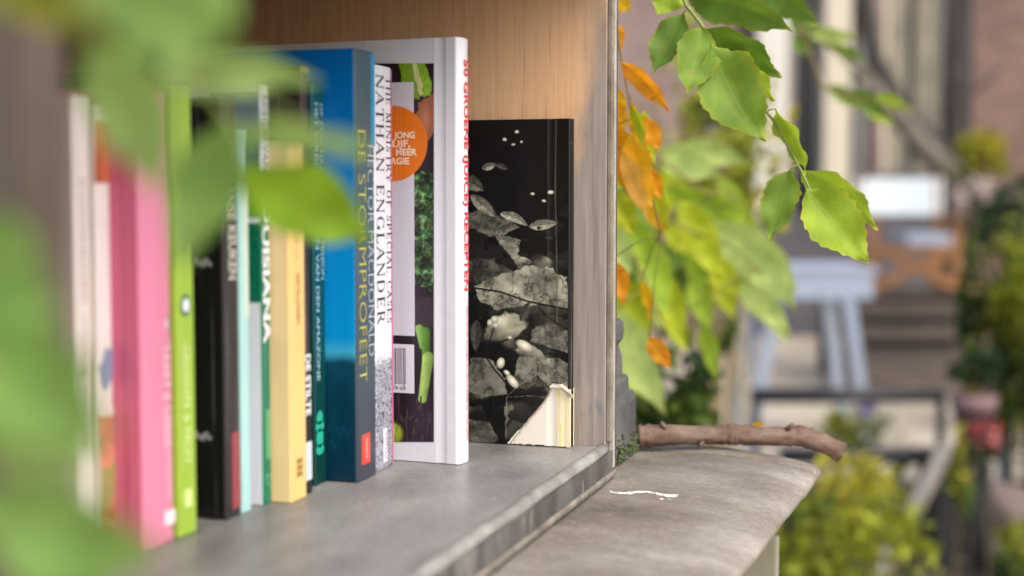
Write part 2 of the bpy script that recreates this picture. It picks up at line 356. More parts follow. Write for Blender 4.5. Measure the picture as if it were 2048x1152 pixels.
# ------------------------------------------------------------------ printed pictures as coloured grids
class Art:
    def __init__(s, x0, x1, y0, y1, step):
        s.x0, s.x1, s.y0, s.y1 = x0, x1, y0, y1
        s.nx = int((x1 - x0) / step) + 1; s.ny = int((y1 - y0) / step) + 1
        s.X, s.Y = np.meshgrid(np.linspace(x0, x1, s.nx), np.linspace(y0, y1, s.ny))
        s.C = np.zeros((s.ny, s.nx, 3))
    def fbm(s, scale, octv=4, seed=0, ax=1.0, ay=1.0):
        r = np.random.default_rng(seed); out = np.zeros_like(s.X); amp = 1.0; tot = 0
        for _ in range(octv):
            g = r.random((64, 64)); u = (s.X * ax / scale) % 64; v = (s.Y * ay / scale) % 64
            i = u.astype(int); j = v.astype(int); fu = u - i; fv = v - j
            fu = fu * fu * (3 - 2 * fu); fv = fv * fv * (3 - 2 * fv); i1 = (i + 1) % 64; j1 = (j + 1) % 64
            out += amp * ((g[j, i] * (1 - fu) + g[j, i1] * fu) * (1 - fv) + (g[j1, i] * (1 - fu) + g[j1, i1] * fu) * fv)
            tot += amp; amp *= 0.5; scale /= 2.0
        return out / tot
    def inside(s, P, wob=0.0, seed=1):
        X, Y = s.X, s.Y
        if wob:
            X = X + (s.fbm(9, 2, seed) - .5) * wob; Y = Y + (s.fbm(9, 2, seed + 5) - .5) * wob
        r = np.zeros(X.shape, bool); n = len(P)
        for k in range(n):
            x1, y1 = P[k]; x2, y2 = P[(k + 1) % n]
            if y1 == y2: continue
            c = ((y1 > Y) != (y2 > Y)) & (X < (x2 - x1) * (Y - y1) / (y2 - y1) + x1)
            r ^= c
        return r
    def seg(s, a, b):
        a = np.array(a, float); b = np.array(b, float); d = b - a; L = (d @ d) or 1
        t = np.clip(((s.X - a[0]) * d[0] + (s.Y - a[1]) * d[1]) / L, 0, 1)
        return np.hypot(s.X - a[0] - t * d[0], s.Y - a[1] - t * d[1]), t
    def blend(s, mask, col):
        m = mask[..., None].astype(float); s.C = s.C * (1 - m) + np.array(col) * m
    def line(s, pts, w, col, k=1.0):
        for a, b in zip(pts[:-1], pts[1:]):
            d, _ = s.seg(a, b); s.blend(np.clip((w - d) / 0.8, 0, 1) * k, col)
    def leaf(s, a, b, w, col, seed=0, bow=0.0, ragged=0.0):
        """printed leaf lying between two points with a pale midrib and a light and a dark half"""
        a = np.array(a, float); b = np.array(b, float); d = b - a; L = np.hypot(*d); u = d / L; nrm = np.array([-u[1], u[0]])
        t = ((s.X - a[0]) * u[0] + (s.Y - a[1]) * u[1]) / L; q = (s.X - a[0]) * nrm[0] + (s.Y - a[1]) * nrm[1]
        q = q - bow * np.sin(np.clip(t, 0, 1) * np.pi)
        hw = w * np.sin(np.clip(t, 0, 1) ** 0.8 * np.pi) ** 0.8
        if ragged: hw = hw + ragged * (s.fbm(5, 2, seed) - .5) * 2
        m = np.clip((hw - np.abs(q)) / 1.0, 0, 1) * ((t > 0) & (t < 1))
        sh = np.where(q > 0, 0.95, 0.66) * (0.5 + 0.8 * s.fbm(7, 4, seed + 3))
        sh = sh * (1 - 0.35 * np.clip(1.2 - np.abs(q), 0, 1))
        vein = 1 - 0.14 * (np.abs(((t * 7 - np.abs(q) / max(w, 1) * 1.3) % 1) - .5) < .09)
        m3 = m[..., None]; s.C = s.C * (1 - m3) + np.array(col)[None, None, :] * (sh * vein)[..., None] * m3
    def blob(s, cx, cy, rx, ry, col, ang=0.0, hard=0.25):
        c, sn = math.cos(ang), math.sin(ang); x = (s.X - cx) * c + (s.Y - cy) * sn; y = -(s.X - cx) * sn + (s.Y - cy) * c
        r = np.hypot(x / rx, y / ry); sh = np.clip(1.12 - 0.42 * r + 0.15 * (-y / ry), .4, 1.2)
        m = np.clip((1 - r) / hard, 0, 1)[..., None]; s.C = s.C * (1 - m) + np.array(col) * sh[..., None] * m
    def mesh(s, name, tofun):
        """tofun maps a picture pixel to a point in the parent's space"""
        c00, c10, c01, c11 = [Vector(tofun(*p)) for p in ((s.x0, s.y0), (s.x1, s.y0), (s.x0, s.y1), (s.x1, s.y1))]
        u = (s.X - s.x0) / (s.x1 - s.x0); v = (s.Y - s.y0) / (s.y1 - s.y0)
        P = sum(w[..., None] * np.array(c[:]) for w, c in (((1 - u) * (1 - v), c00), (u * (1 - v), c10), ((1 - u) * v, c01), (u * v, c11)))
        idx = np.arange(s.nx * s.ny).reshape(s.ny, s.nx)
        F = np.stack([idx[1:, :-1], idx[1:, 1:], idx[:-1, 1:], idx[:-1, :-1]], -1).reshape(-1, 4)
        me = bpy.data.meshes.new(name); me.from_pydata(P.reshape(-1, 3).tolist(), [], F.tolist())
        C = np.clip(s.C, 0, 255) / 255.0; L = np.where(C <= 0.04045, C / 12.92, ((C + 0.055) / 1.055) ** 2.4)
        at_ = me.color_attributes.new('ink', 'FLOAT_COLOR', 'POINT')
        at_.data.foreach_set('color', np.concatenate([L, np.ones(L.shape[:2] + (1,))], -1).reshape(-1).astype(np.float32))
        return me

#@@STRUCTURE
# ================================================================== THE SETTING: ground and facade
GZ = -1.036
M_GROUND = stone('paving', [(0.3, (120, 110, 98)), (0.55, (168, 158, 142)), (0.75, (196, 188, 172))], 1.3, 0.5, 0.01)
g = MB().box(-60, 60, -60, 60, GZ - 0.3, GZ).build('ground', M_GROUND); g['kind'] = 'structure'

gb = at(1850, 1100, 4.2)
bed_o = bpy.data.objects.new('flower_bed', MB().box(-.85, 2.6, -2.3, 1.6, 0, .03, bev=.012).mesh('flower_bed')); COL.objects.link(bed_o)
bed_o.data.materials.append(stone('dark_soil', [(0.3, (48, 42, 34)), (0.55, (78, 70, 56)), (0.75, (104, 96, 80))], 9, 1.0, .02, .95)); bed_o.location = (gb.x, gb.y, GZ + .001); bed_o.rotation_euler = (0, 0, TH); bed_o['kind'] = 'structure'
def brick_mat(name, c1, c2, mortar):
    m, n, l, b = base_mat(name, 0.85, 0.2)
    tc = n.new('ShaderNodeTexCoord'); sp = n.new('ShaderNodeSeparateXYZ'); l.new(tc.outputs['Object'], sp.inputs[0])
    cb = n.new('ShaderNodeCombineXYZ'); l.new(sp.outputs['X'], cb.inputs[0]); l.new(sp.outputs['Z'], cb.inputs[1])
    br = n.new('ShaderNodeTexBrick'); br.inputs['Scale'].default_value = 1.0
    br.inputs['Brick Width'].default_value = 0.22; br.inputs['Row Height'].default_value = 0.065; br.inputs['Mortar Size'].default_value = 0.006
    br.inputs['Color1'].default_value = (*lin(c1), 1); br.inputs['Color2'].default_value = (*lin(c2), 1); br.inputs['Mortar'].default_value = (*lin(mortar), 1)
    l.new(cb.outputs[0], br.inputs['Vector'])
    col = mixc(n, l, 0.6, br.outputs['Color'], ramp(n, l, noise(n, l, tc.outputs['Object'], 1.6, 6), [(0.3, (0.35,) * 3), (0.7, (0.65,) * 3)]), 'OVERLAY')
    l.new(col, b.inputs['Base Color']); bump(n, l, b, br.outputs['Fac'], 0.4, -0.01); return m
M_BRICK = brick_mat('brick', (132, 112, 106), (114, 96, 90), (138, 130, 124))
M_BRICK2 = brick_mat('brick_red', (118, 94, 86), (100, 76, 70), (120, 108, 100))
M_CREAM = plain('cream_paint', (180, 172, 154), 0.6, 0.08, 3)
M_WHITEP = plain('white_paint', (190, 186, 176), 0.55, 0.06, 3)
M_DGREY = plain('dark_grey_stone', (72, 71, 75), 0.7, 0.2, 4)
M_BLACKP = plain('black_paint', (38, 38, 40), 0.4, 0.2, 5)
M_GREYP = plain('grey_paint', (128, 126, 124), 0.5, 0.1, 5)
M_CURT = plain('curtain_cloth', (156, 149, 132), 0.9, 0.28, 5)
def glass_mat():
    m, n, l, b = base_mat('window_glass', 0.06, 0.6)
    b.inputs['Base Color'].default_value = (0.02, 0.021, 0.024, 1); b.inputs['Roughness'].default_value = 0.2; b.inputs['Specular IOR Level'].default_value = 0.3
    return m
M_GLASS = glass_mat()

DF = 12.0
def lx(px, d): return (px - 1024) / FPX * d
org = Vector((-math.sin(TH) * DF, math.cos(TH) * DF, 0))
house = thing('townhouse', 'brick townhouse facade with cream pilasters and tall dark windows far behind the bush', 'building', (org.x, org.y, GZ), TH)
H = 7.5
def hx(px): return lx(px, DF)
w = MB()
segs = [(-8, hx(1575)), (hx(1640), hx(1690)), (hx(1750), hx(1762)), (hx(1878), 9)]
w.box(-8, hx(1496), 0, 0.3, 0, H)
w.box(hx(1568), hx(1576), 0, .3, 0, H)
w.box(hx(1742), hx(1762), 0, .3, 0, H)
w.box(hx(1576), hx(1640), 0, .3, 0, 0.55); w.box(hx(1762), hx(1880), 0, .3, 0, 0.75)
w.build('wall', M_BRICK, house)
MB().box(hx(1932), 9, -0.05, 0.3, 0, H).build('wall', M_BRICK2, house)
MB().box(hx(1506), hx(1566), -0.12, 0.3, 1.0, H, bev=.01).build('pilaster', M_WHITEP, house)
MB().box(hx(1640), hx(1692), -0.10, 0.3, 0.9, H, bev=.01).build('pilaster', M_CREAM, house)
MB().box(hx(1708), hx(1722), -0.06, 0.3, 0, H, bev=.01).build('door_frame', M_GREYP, house)
MB().box(hx(1692), hx(1742), 0.1, 0.2, 0, H).build('door', M_BLACKP, house)
MB().box(hx(1880), hx(1932), -0.08, 0.25, 0, H).build('drain_cover', plain('dark_board', (40, 38, 38), .6, .15), house)
MB().box(hx(1474), hx(1498), -0.07, -.002, 0, H).build('drain_pipe', M_BLACKP, house)
MB().box(hx(1812), hx(1824), -0.03, 0.0, 1.37, H).build('glazing_post', M_BLACKP, house)
pl = MB(); pl.box(hx(1470), hx(1745), -0.2, -0.121, 0, 1.0, bev=.01); pl.box(hx(1746), hx(1945), -0.2, -0.121, 0, 1.36, bev=.01); pl.build('plinth', M_DGREY, house)
def window(x0, x1, z0, z1, bars, curtain=False):
    f = MB()
    f.box(x0, x0 + .04, 0.02, 0.12, z0, z1); f.box(x1 - .04, x1, 0.02, 0.12, z0, z1)
    f.box(x0 + .04, x1 - .04, 0.02, 0.12, z0, z0 + .05); f.box(x0 + .04, x1 - .04, .02, .12, z1 - .05, z1)
    for k in range(1, bars):
        z = z0 + (z1 - z0) * k / bars; f.box(x0 + .04, x1 - .04, .03, .11, z - .02, z + .02)
    wo = f.build('window', M_GREYP if not curtain else M_CREAM, house)
    MB().box(x0 + .04, x1 - .04, .06, .066, z0 + .05, z1 - .05).build('pane', M_GLASS, wo)
    if curtain:
        c = MB(); n_ = 20
        for k in range(n_):
            a = x0 + .04 + (x1 - x0 - .08) * k / n_; b_ = x0 + .04 + (x1 - x0 - .08) * (k + 1) / n_
            ya = 0.005 if k % 2 else 0.03; yb = 0.03 if k % 2 else 0.005
            c.add([(a, ya, z0 + .05), (b_, yb, z0 + .05), (b_, yb, z1 - .05), (a, ya, z1 - .05), (a, ya + .012, z0 + .05), (b_, yb + .012, z0 + .05), (b_, yb + .012, z1 - .05), (a, ya + .012, z1 - .05)],
                  [(0, 1, 2, 3), (4, 7, 6, 5), (0, 3, 7, 4), (1, 5, 6, 2)])
        c.build('curtain', M_CURT, wo)
    return wo
window(hx(1576), hx(1640), 0.55, 6.8, 3)
window(hx(1762), hx(1880), 0.75, 6.8, 2, True)
MB().box(-8.2, 9.2, -0.25, 0.4, H, H + .25, bev=.02).build('cornice', M_CREAM, house)

#@@BOX
# ================================================================== LEDGE, WALL, BOOK BOX
LZ = -0.023
M_LEDGE = stone('ledge_stone', [(0.26, (92, 84, 74)), (0.42, (120, 111, 100)), (0.55, (135, 127, 116)), (0.75, (166, 159, 149))], 17, 1.0, 0.0024, 0.8, ((200, 196, 188), 340, 0.64, 0.35), (0.6, 1, 1))
def ledge_ring(y, j=0.0):
    pts = []
    prof = [(-0.62, 0.0), (-0.40, 0.0), (-0.26, 0.0), (-0.22, 0.0), (-0.195, -0.0001)]
    for k in range(1, 9):
        a = k / 8 * math.pi / 2; pts.append((-0.190 + 0.089 * math.sin(a), -0.013 + 0.013 * math.cos(a)))
    for k in range(1, 6):
        a = k / 5 * math.pi / 2; pts.append((-0.126 + 0.025 * math.cos(a), -0.013 - 0.014 * math.sin(a)))
    prof += pts + [(-0.141, -0.032), (-0.144, -0.056), (-0.30, -0.056), (-0.62, -0.056)]
    k = -0.040 * (1.03 - y)
    return [(x + k, y, LZ + z + (0.0006 * math.sin(37 * y + 60 * x) + 0.0005 * math.sin(91 * y + 23 * x) if z > -0.025 else 0)) for x, z in prof]
ys = [-0.9 + 1.905 * k / 90 for k in range(91)]
def ledge_piece(ys, name):
    rings = [ledge_ring(y) for y in ys]
    def ins(r, f):
        cx, cz = -0.36, LZ - 0.033
        return [(cx + (p[0] - cx) * (1 - f), p[1], cz + (p[2] - cz) * (1 - f * 2)) for p in r]
    a = [(p[0], ys[0] - 0.002, p[2]) for p in ins(rings[0], 0.012)]; b = [(p[0], ys[-1] + 0.002, p[2]) for p in ins(rings[-1], 0.012)]
    return MB().loft([a] + rings + [b]).mesh(name)
wall_t = thing('stone_parapet', 'weathered stone parapet with a round-nosed coping below the box', 'parapet', (-0.3, 0.4, GZ))
o = link('coping_stone', ledge_piece(ys, 'coping'), M_LEDGE, wall_t, True, True)
o = link('coping_stone', ledge_piece([1.013, 1.019, 1.025, 1.031], 'coping_end'), M_LEDGE, wall_t, True, True)
M_PIER = stone('pier_stone', [(0.3, (66, 66, 54)), (0.55, (88, 87, 74)), (0.75, (112, 110, 96))], 14, 0.6, 0.002)
MB().box(-0.58, -0.150, -0.85, 1.0, GZ, LZ - 0.057, bev=.003).build('wall_body', M_PIER, wall_t, True)
MB().box(-0.19, -0.128, 1.0005, 1.014, GZ, LZ - 0.0575, bev=.002).build('corner_strip', plain('pale_render', (140, 136, 118), .8, .12, 30), wall_t, True)

# white splash on the coping
def splash():
    mb = MB(); n = 60; top, bot = [], []
    for k in range(n):
        u = k / (n - 1); x = 1219 + 137 * u; y = 982 + 6 * u + 2.5 * math.sin(u * 9)
        w = 3.4 * (math.sin(math.pi * min(1, u * 1.03 + .02)) ** .4) * (.35 + .9 * RNG.random()) + (5 if abs(u - .32) < .035 else 0)
        top.append(on_z(x, y - w * .6, LZ + .0004)); bot.append(on_z(x, y + w * .6, LZ + .0004))
    mid = [(p + q) / 2 + Vector((0, 0, .0007 * RNG.random())) for p, q in zip(top, bot)]
    lo = Vector((0, 0, .0012))
    vs = [(*(p - lo),) for p in top] + [(*p,) for p in mid] + [(*(p - lo),) for p in bot]
    fs = [(k, k + 1, n + k + 1, n + k) for k in range(n - 1)] + [(n + k, n + k + 1, 2 * n + k + 1, 2 * n + k) for k in range(n - 1)]
    mb.add(vs, fs)
    for x, y, r in ((1262, 974, 4), (1322, 998, 5), (1338, 999, 3), (1250, 996, 2.5)):
        c = on_z(x, y, LZ + .0005); q = [on_z(x + r * 1.5 * math.cos(t) * RNG.uniform(.6, 1.1), y + r * .4 * math.sin(t), LZ - .0002) for t in [k * math.pi / 4 for k in range(8)]]
        mb.add([c[:]] + [p[:] for p in q], [(0, k + 1, (k + 1) % 8 + 1) for k in range(8)])
    return mb
tag(splash().build('paint_splash', plain('white_splash', (214, 211, 202), .75, .22, 400)), 'thin ragged white splash dried on the grey coping', 'splash')

FX = -0.2208; PY = 0.884; NY = 0.310; BX = -0.496; RZ = 0.31
M_PLY = wood_ply('plywood', (220, 180, 140), (196, 154, 114))
M_PLYIN = wood_ply('plywood_inside_shaded', (118, 84, 58), (86, 58, 38), False)  # inside boards darkened in colour to cut bounce and deepen the box's shade
M_PLYOUT = wood_ply('plywood_outside', (94, 82, 71), (74, 62, 53), False)
M_ZINC = stone('zinc_sheet', [(0.28, (98, 96, 94)), (0.45, (124, 122, 120)), (0.6, (138, 136, 134)), (0.75, (160, 158, 156))], 19, 0.25, 0.0006, 0.40, ((176, 174, 170), 110, 0.63, .45), (1, 0.5, 1))
M_EDGE = stone('worn_zinc_edge', [(0.3, (62, 60, 58)), (0.5, (88, 86, 82)), (0.72, (122, 119, 113))], 30, 0.4, 0.0008, 0.45, ((160, 156, 148), 120, 0.62, .6), (1, 1.6, .35))
M_LIP = stone('bright_zinc_lip', [(0.3, (112, 110, 104)), (0.5, (138, 136, 130)), (0.75, (166, 164, 158))], 60, 0.4, 0.0006, 0.38)
M_TRIM = stone('pale_trim', [(0.3, (92, 84, 75)), (0.5, (122, 114, 103)), (0.75, (150, 142, 130))], 50, 0.5, 0.0008, 0.7)
M_BEAD = stone('beige_bead', [(0.3, (140, 132, 120)), (0.5, (164, 156, 144)), (0.75, (186, 179, 168))], 40, 0.4, 0.0006, 0.5)
M_DARKM = plain('dark_metal', (74, 72, 70), 0.45, 0.2, 60)
box = thing('book_box', 'open plywood street book box with grey zinc shelf standing on the coping', 'book box', (-0.36, 0.6, LZ))
MB().box(BX - .016, FX - .003, PY, PY + .016, -0.019, RZ, bev=.0008).build('side_panel', M_PLY, box, True)
MB().box(BX - .016, FX - .003, NY - .016, NY, -0.019, RZ, bev=.0008).build('side_panel', M_PLYOUT, box, True)['label'] = 'near side panel, grey and out of focus'
MB().box(BX - .016, BX, NY + .0005, PY - .0005, 0.0005, RZ, bev=.0004).build('back_panel', M_PLYIN, box, True)
rf = MB().box(BX - .03, FX + .012, NY - .04, PY + .04, RZ + .001, RZ + .018, bev=.001).build('roof', M_PLYIN, box, True)
# zinc shelf top with a rolled front lip
prof = [(BX + .001, -.004), (BX + .001, 0.0), (FX - .0085, 0.0), (FX - .0070, 0.0008)]
lipp = [(FX - .0072, -0.003), (FX - .0069, 0.0007), (FX - .0052, 0.0021), (FX - .0028, 0.0020), (FX - .0008, 0.0008), (FX, -0.0014), (FX, -.003)]
def extr(profile, y0, y1, n, wob=0.0):
    rings = []
    for k in range(n + 1):
        y = y0 + (y1 - y0) * k / n
        rings.append([(x + wob * math.sin(80 * y + 3), y, z + wob * math.sin(53 * y + z * 300) if z > -0.0035 else z) for x, z in profile])
    return rings
MB().loft(extr(prof + [(FX - .0070, -.004)], NY + .0006, PY - .0006, 40)).build('shelf_sheet', M_ZINC, box, True)
MB().loft(extr(lipp, NY - .015, PY - .0007, 60, 0.0003)).build('shelf_lip', M_LIP, box, True, True)
MB().box(BX - .015, FX - .0009, NY + .001, PY - .001, -0.0165, -0.0042).build('shelf_board', M_PLYIN, box, True)
MB().loft(extr([(FX - .0008, -.0032), (FX + .0002, -.0032), (FX + .0004, -.010), (FX + .0002, -.0158), (FX - .0008, -.0158)], NY - .015, PY + .0125, 60, 0.0)).build('front_edging', M_EDGE, box, True)
MB().loft(extr([(FX - .008, -.0163), (FX + .0008, -.0163), (FX + .0016, -.0180), (FX + .0012, -.0200), (FX - .008, -.0200)], NY - .015, PY + .0125, 60, 0.0)).build('bottom_trim', M_TRIM, box, True)
# metal strip on the front edge of the far panel: bright bead and dark flange
MB().box(FX - .0028, FX + .0004, PY + .0006, PY + .0060, 0.0032, RZ, bev=.0008).build('metal_edging', M_TRIM, box, True)
MB().box(FX - .0029, FX + .0010, PY + .0064, PY + .0100, -0.0150, RZ, bev=.0010).build('metal_bead', M_BEAD, box, True)
MB().box(FX - .0030, FX + .0004, PY + .0103, PY + .0158, -0.0190, RZ, bev=.0006).build('metal_flange', M_DARKM, box, True)
for zz in (0.262, 0.118, 0.02):
    MB().lathe([(0.0, 0), (.0015, 0), (.0013, .0004), (0, .0006)], 10).build('nail_head', M_DARKM, box).matrix_world = Matrix.Translation((FX + .0006, PY + .0127, zz)) @ Matrix.Rotation(math.pi / 2, 4, 'Y')
MB().box(FX - .0028, FX + .0006, NY - .0165, NY + .0006, -0.0150, RZ, bev=.0008).build('metal_edging', plain('brown_edge', (84, 72, 62), .7, .15, 40), box, True)

#@@BOOKS
# ================================================================== BOOKS
M_PAGES = None
def pages_mat():
    m, n, l, b = base_mat('page_edges', 0.9, 0.2)
    v = mapping(n, l, (0.02, 1, 0.02)); f = noise(n, l, v, 2600, 2)
    l.new(ramp(n, l, f, [(0.35, lin((176, 166, 146))), (0.65, lin((226, 218, 202)))]), b.inputs['Base Color']); return m
M_PAGES = pages_mat()
def book(label, X, Y, t, h, W, cover, spine, hard=False, rot=0.0, lean=0.0, cat='book', pages=True, roundf=0.0012, parts=True):
    """origin at the near front bottom corner; spine looks to +X, near board to -Y"""
    bt = thing('book', label, cat, (X, Y, 0.0003), math.radians(rot), 'books in a row on the zinc shelf')
    if lean: bt.rotation_euler = (0, math.radians(lean), math.radians(rot))
    b = 0.0022 if hard else 0.0005; r = min(roundf if (not hard or roundf != .0012) else 0.0022, t * .4)
    out = [(-W, 0)]
    if hard: out += [(-.0150, 0), (-.0130, .0004), (-.0112, .0006), (-.0094, .0005), (-.0076, 0)]
    for k in range(5):
        a = k / 4 * math.pi / 2; out.append((-r + r * math.sin(a), r - r * math.cos(a)))
    bow = 0.0012 if hard else 0.0
    for k in range(1, 4): out.append((bow * math.sin(k / 4 * math.pi), r + (t - 2 * r) * k / 4))
    out += [(x, t - y) for x, y in reversed(out[:len(out) - 3])]
    inn = []
    for x, y in out:
        xx = min(x, -b) if x > -b else x; yy = y + b if y < t / 2 else y - b
        if abs(y - t / 2) < t / 2 - r - 1e-6: yy = y
        inn.append((xx, min(max(yy, b), t - b)))
    mb = MB(); n = len(out)
    vs = []
    e = 0.0003
    for (zz, ins) in ((0, e), (e, 0), (h - e, 0), (h, e)):
        for (x, y), (xi, yi) in zip(out, inn):
            vs.append((x + (xi - x) * ins / b if b else x, y + (yi - y) * ins / b, zz))
    for zz in (0, h):
        for x, y in inn: vs.append((x, y, zz))
    def q(L, a, c, mi): return (L, a, c, mi)
    fs = []; ms = []
    for lev in range(3):
        for k in range(n - 1):
            mi = 1 if min(out[k][0], out[k + 1][0]) > -0.0032 - (0.004 if hard else 0) * 0 and (out[k][0] + out[k + 1][0]) / 2 > -r * 0.75 else 0
            fs.append((lev * n + k, lev * n + k + 1, (lev + 1) * n + k + 1, (lev + 1) * n + k)); ms.append(mi)
    for k in range(n - 1):
        fs.append((k + 1, k, 4 * n + k, 4 * n + k + 1)); ms.append(0)
        fs.append((3 * n + k, 3 * n + k + 1, 5 * n + k + 1, 5 * n + k)); ms.append(0)
        fs.append((4 * n + k + 1, 4 * n + k, 5 * n + k, 5 * n + k + 1)); ms.append(0)
    for s_, k in ((0, 0), (1, n - 1)):
        fs.append((k, n + k, 2 * n + k, 3 * n + k, 5 * n + k, 4 * n + k)); ms.append(0)
    me = bpy.data.meshes.new('cover'); me.from_pydata(vs, [], fs); me.polygons.foreach_set('material_index', ms); me.update()
    bm = bmesh.new(); bm.from_mesh(me); bmesh.ops.recalc_face_normals(bm, faces=bm.faces[:]); bm.to_mesh(me); bm.free()
    link('cover', me, [cover, spine], bt)
    m = 0.003 if hard else 0.0002
    MB().box(-W + m * 1.3, -b - 0.0006, b + .0002, t - b - .0002, m, h - m).build('page_block', M_PAGES, bt)
    return bt
def spine_text(bk, body, t, zc0, zc1, u, size, mat, serif=False, bold=0.01, x=0.0002, heavy=1.0, name='spine_lettering'):
    """letters run downward from zc0 to zc1 with their tops toward +Y; u = baseline as a fraction of the thickness"""
    org = (x, u * t, zc0)
    if serif: return put_serif(name, body, org, (0, 0, -1), (0, 1, 0), zc0 - zc1, size, mat, bk, heavy=heavy)
    return put_text(name, body, org, (0, 0, -1), (0, 1, 0), zc0 - zc1, size, mat, bk, bold)
def spine_patch(bk, t, u0, u1, z0, z1, mat, name='spine_patch', x=0.0):
    return MB().box(x - .0002, x + .00025, u0 * t, u1 * t, z0, z1).build(name, mat, bk)
def proj(p):
    v = Vector(p) - CAM; k = v.dot(_F); return (1024 + FPX * v.dot(_R) / k, 576 - FPX * v.dot(_U) / k)
def zat(px, py, X, Y):
    """height above the shelf of picture row py where the upright at (X, Y) stands"""
    return on_y(px, py, Y).z

I_WHITE = paper('ink_white', (232, 232, 234), .4, .02)
I_BLACK = paper('ink_black', (30, 28, 34), .4, .05)
I_NAVY = paper('ink_navy', (48, 46, 62), .4, .05)

# 1 whitish book at the near end
c = paper('card_ivory', (205, 192, 182), .45, .07)
X, Y, t = -0.3745, 0.5330, 0.0122
b1 = book('ivory paperback with a pale blue foot at the near end of the row', X, Y, t, .206, .15, c, paper('card_ivory_spine', (222, 212, 204), .45, .06))
spine_patch(b1, t, .02, .98, .0005, .010, paper('ink_paleblue', (150, 180, 188), .4, .05))
spine_text(b1, 'KOOKBOEK VOOR THUIS', t, .17, .05, .35, .0035, paper('ink_mauve', (176, 158, 156), .4), bold=.0)
# 2 second, warm white with red strawberries print
t = 0.0115
X, Y = -0.3725, 0.546
b2 = book('white spined book with a blue splash and red strawberry print at its foot', X, Y, t, .202, .15, c, paper('card_white_rose', (226, 216, 212), .42, .05))
spine_patch(b2, t, .02, .98, .168, .195, paper('ink_orange_red', (180, 92, 60), .4, .35, .4, 90))
a = Art(0, 12, 0, 80, .5); a.C[:] = (190, 112, 98)
f = a.fbm(10, 4, 3); a.C = a.C * (0.75 + .6 * f[..., None]); a.blend((a.fbm(14, 2, 9) > .52) & (a.Y > 30) & (a.Y < 60), (150, 140, 84))
for k in range(16): a.blob(RNG.uniform(1, 11), RNG.uniform(56, 80), 2.2, 2.6, (204, 44, 50))
a.blend(a.Y < 3 + 3 * a.fbm(4, 2, 5), (226, 216, 212))
me = a.mesh('strawberry_print', lambda x, y: (0.0003, (.02 + .96 * x / 12) * t, .0005 + (80 - y) / 80 * .066)); link('strawberry_print', me, PRINT, b2)
sp_ = MB().add([(.0004, t * u, z) for u, z in [(.2, .078), (.45, .074), (.7, .077), (.95, .080), (.97, .096), (.75, .092), (.5, .094), (.3, .088), (.1, .086)]], [tuple(range(9))]).build('blue_splash', paper('ink_slate', (132, 140, 172), .4, .1), b2)
# 3 thick pink book
M_PINK = paper('card_pink', (214, 128, 156), .38, .05); M_PINK_SHADE = paper('card_pink_shade', (204, 100, 132), .38, .05)  # same pink card; the boards' deeper tone puts their shade into the colour
X, Y, t = -0.358, 0.558, 0.0260
b3 = book('thick pink book with a round white badge near the top of its spine', X, Y, t, .210, .155, M_PINK_SHADE, M_PINK, hard=True)
def badge(bk, t, u, z, r, inner, outer):
    mb = MB()
    for R_, mi, x in ((r, 0, .0003), (r * .62, 1, .0005)):
        vs = [(x, u * t + R_ * .9 * math.cos(k * math.pi / 10), z + R_ * 1.1 * math.sin(k * math.pi / 10)) for k in range(20)]
        mb.add(vs + [(x - .0003, v[1], v[2]) for v in vs], [tuple(range(20))] + [(k, (k + 1) % 20, 20 + (k + 1) % 20, 20 + k) for k in range(20)], mi)
    return mb.build('round_badge', [outer, inner], bk)
badge(b3, t, .74, zat(340, 650, X, Y + .019), .0052, I_WHITE, paper('ink_plum', (132, 60, 90), .4))
spine_text(b3, 'TAART & GEBAK', t, zat(345, 690, X, Y + .019), zat(345, 900, X, Y + .019), .58, .0062, paper('ink_palepink', (238, 190, 208), .4), bold=.01, x=.0015)
spine_text(b3, 'VAN ELKE DAG', t, zat(345, 900, X, Y + .019), zat(345, 1000, X, Y + .019), .62, .0045, paper('ink_palepink', (238, 190, 208)), bold=.0, x=.0015)
spine_patch(b3, t, .60, .93, zat(345, 1050, X, Y + .02), zat(345, 1022, X, Y + .02), paper('ink_blush', (240, 214, 222), .4), 'publisher_label', .0011)
# 4 lime green book
M_LIME = paper('card_lime', (150, 182, 60), .4, .05)
X, Y, t = -0.356, 0.585, 0.0160
b4 = book('slim lime green book with a dark ringed badge on its spine', X, Y, t, .213, .15, M_LIME, M_LIME)
badge(b4, t, .5, zat(371, 612, X, Y + .008), .0048, I_WHITE, paper('ink_bottle', (38, 92, 84), .4))
spine_text(b4, 'GROENTE & FRUIT', t, zat(375, 690, X, Y + .008), zat(375, 930, X, Y + .008), .3, .0056, paper('ink_palelime', (212, 228, 150), .4), bold=.01)
spine_patch(b4, t, .32, .68, zat(375, 1012, X, Y + .01), zat(375, 978, X, Y + .01), paper('ink_palelime', (212, 228, 150)), 'publisher_label')
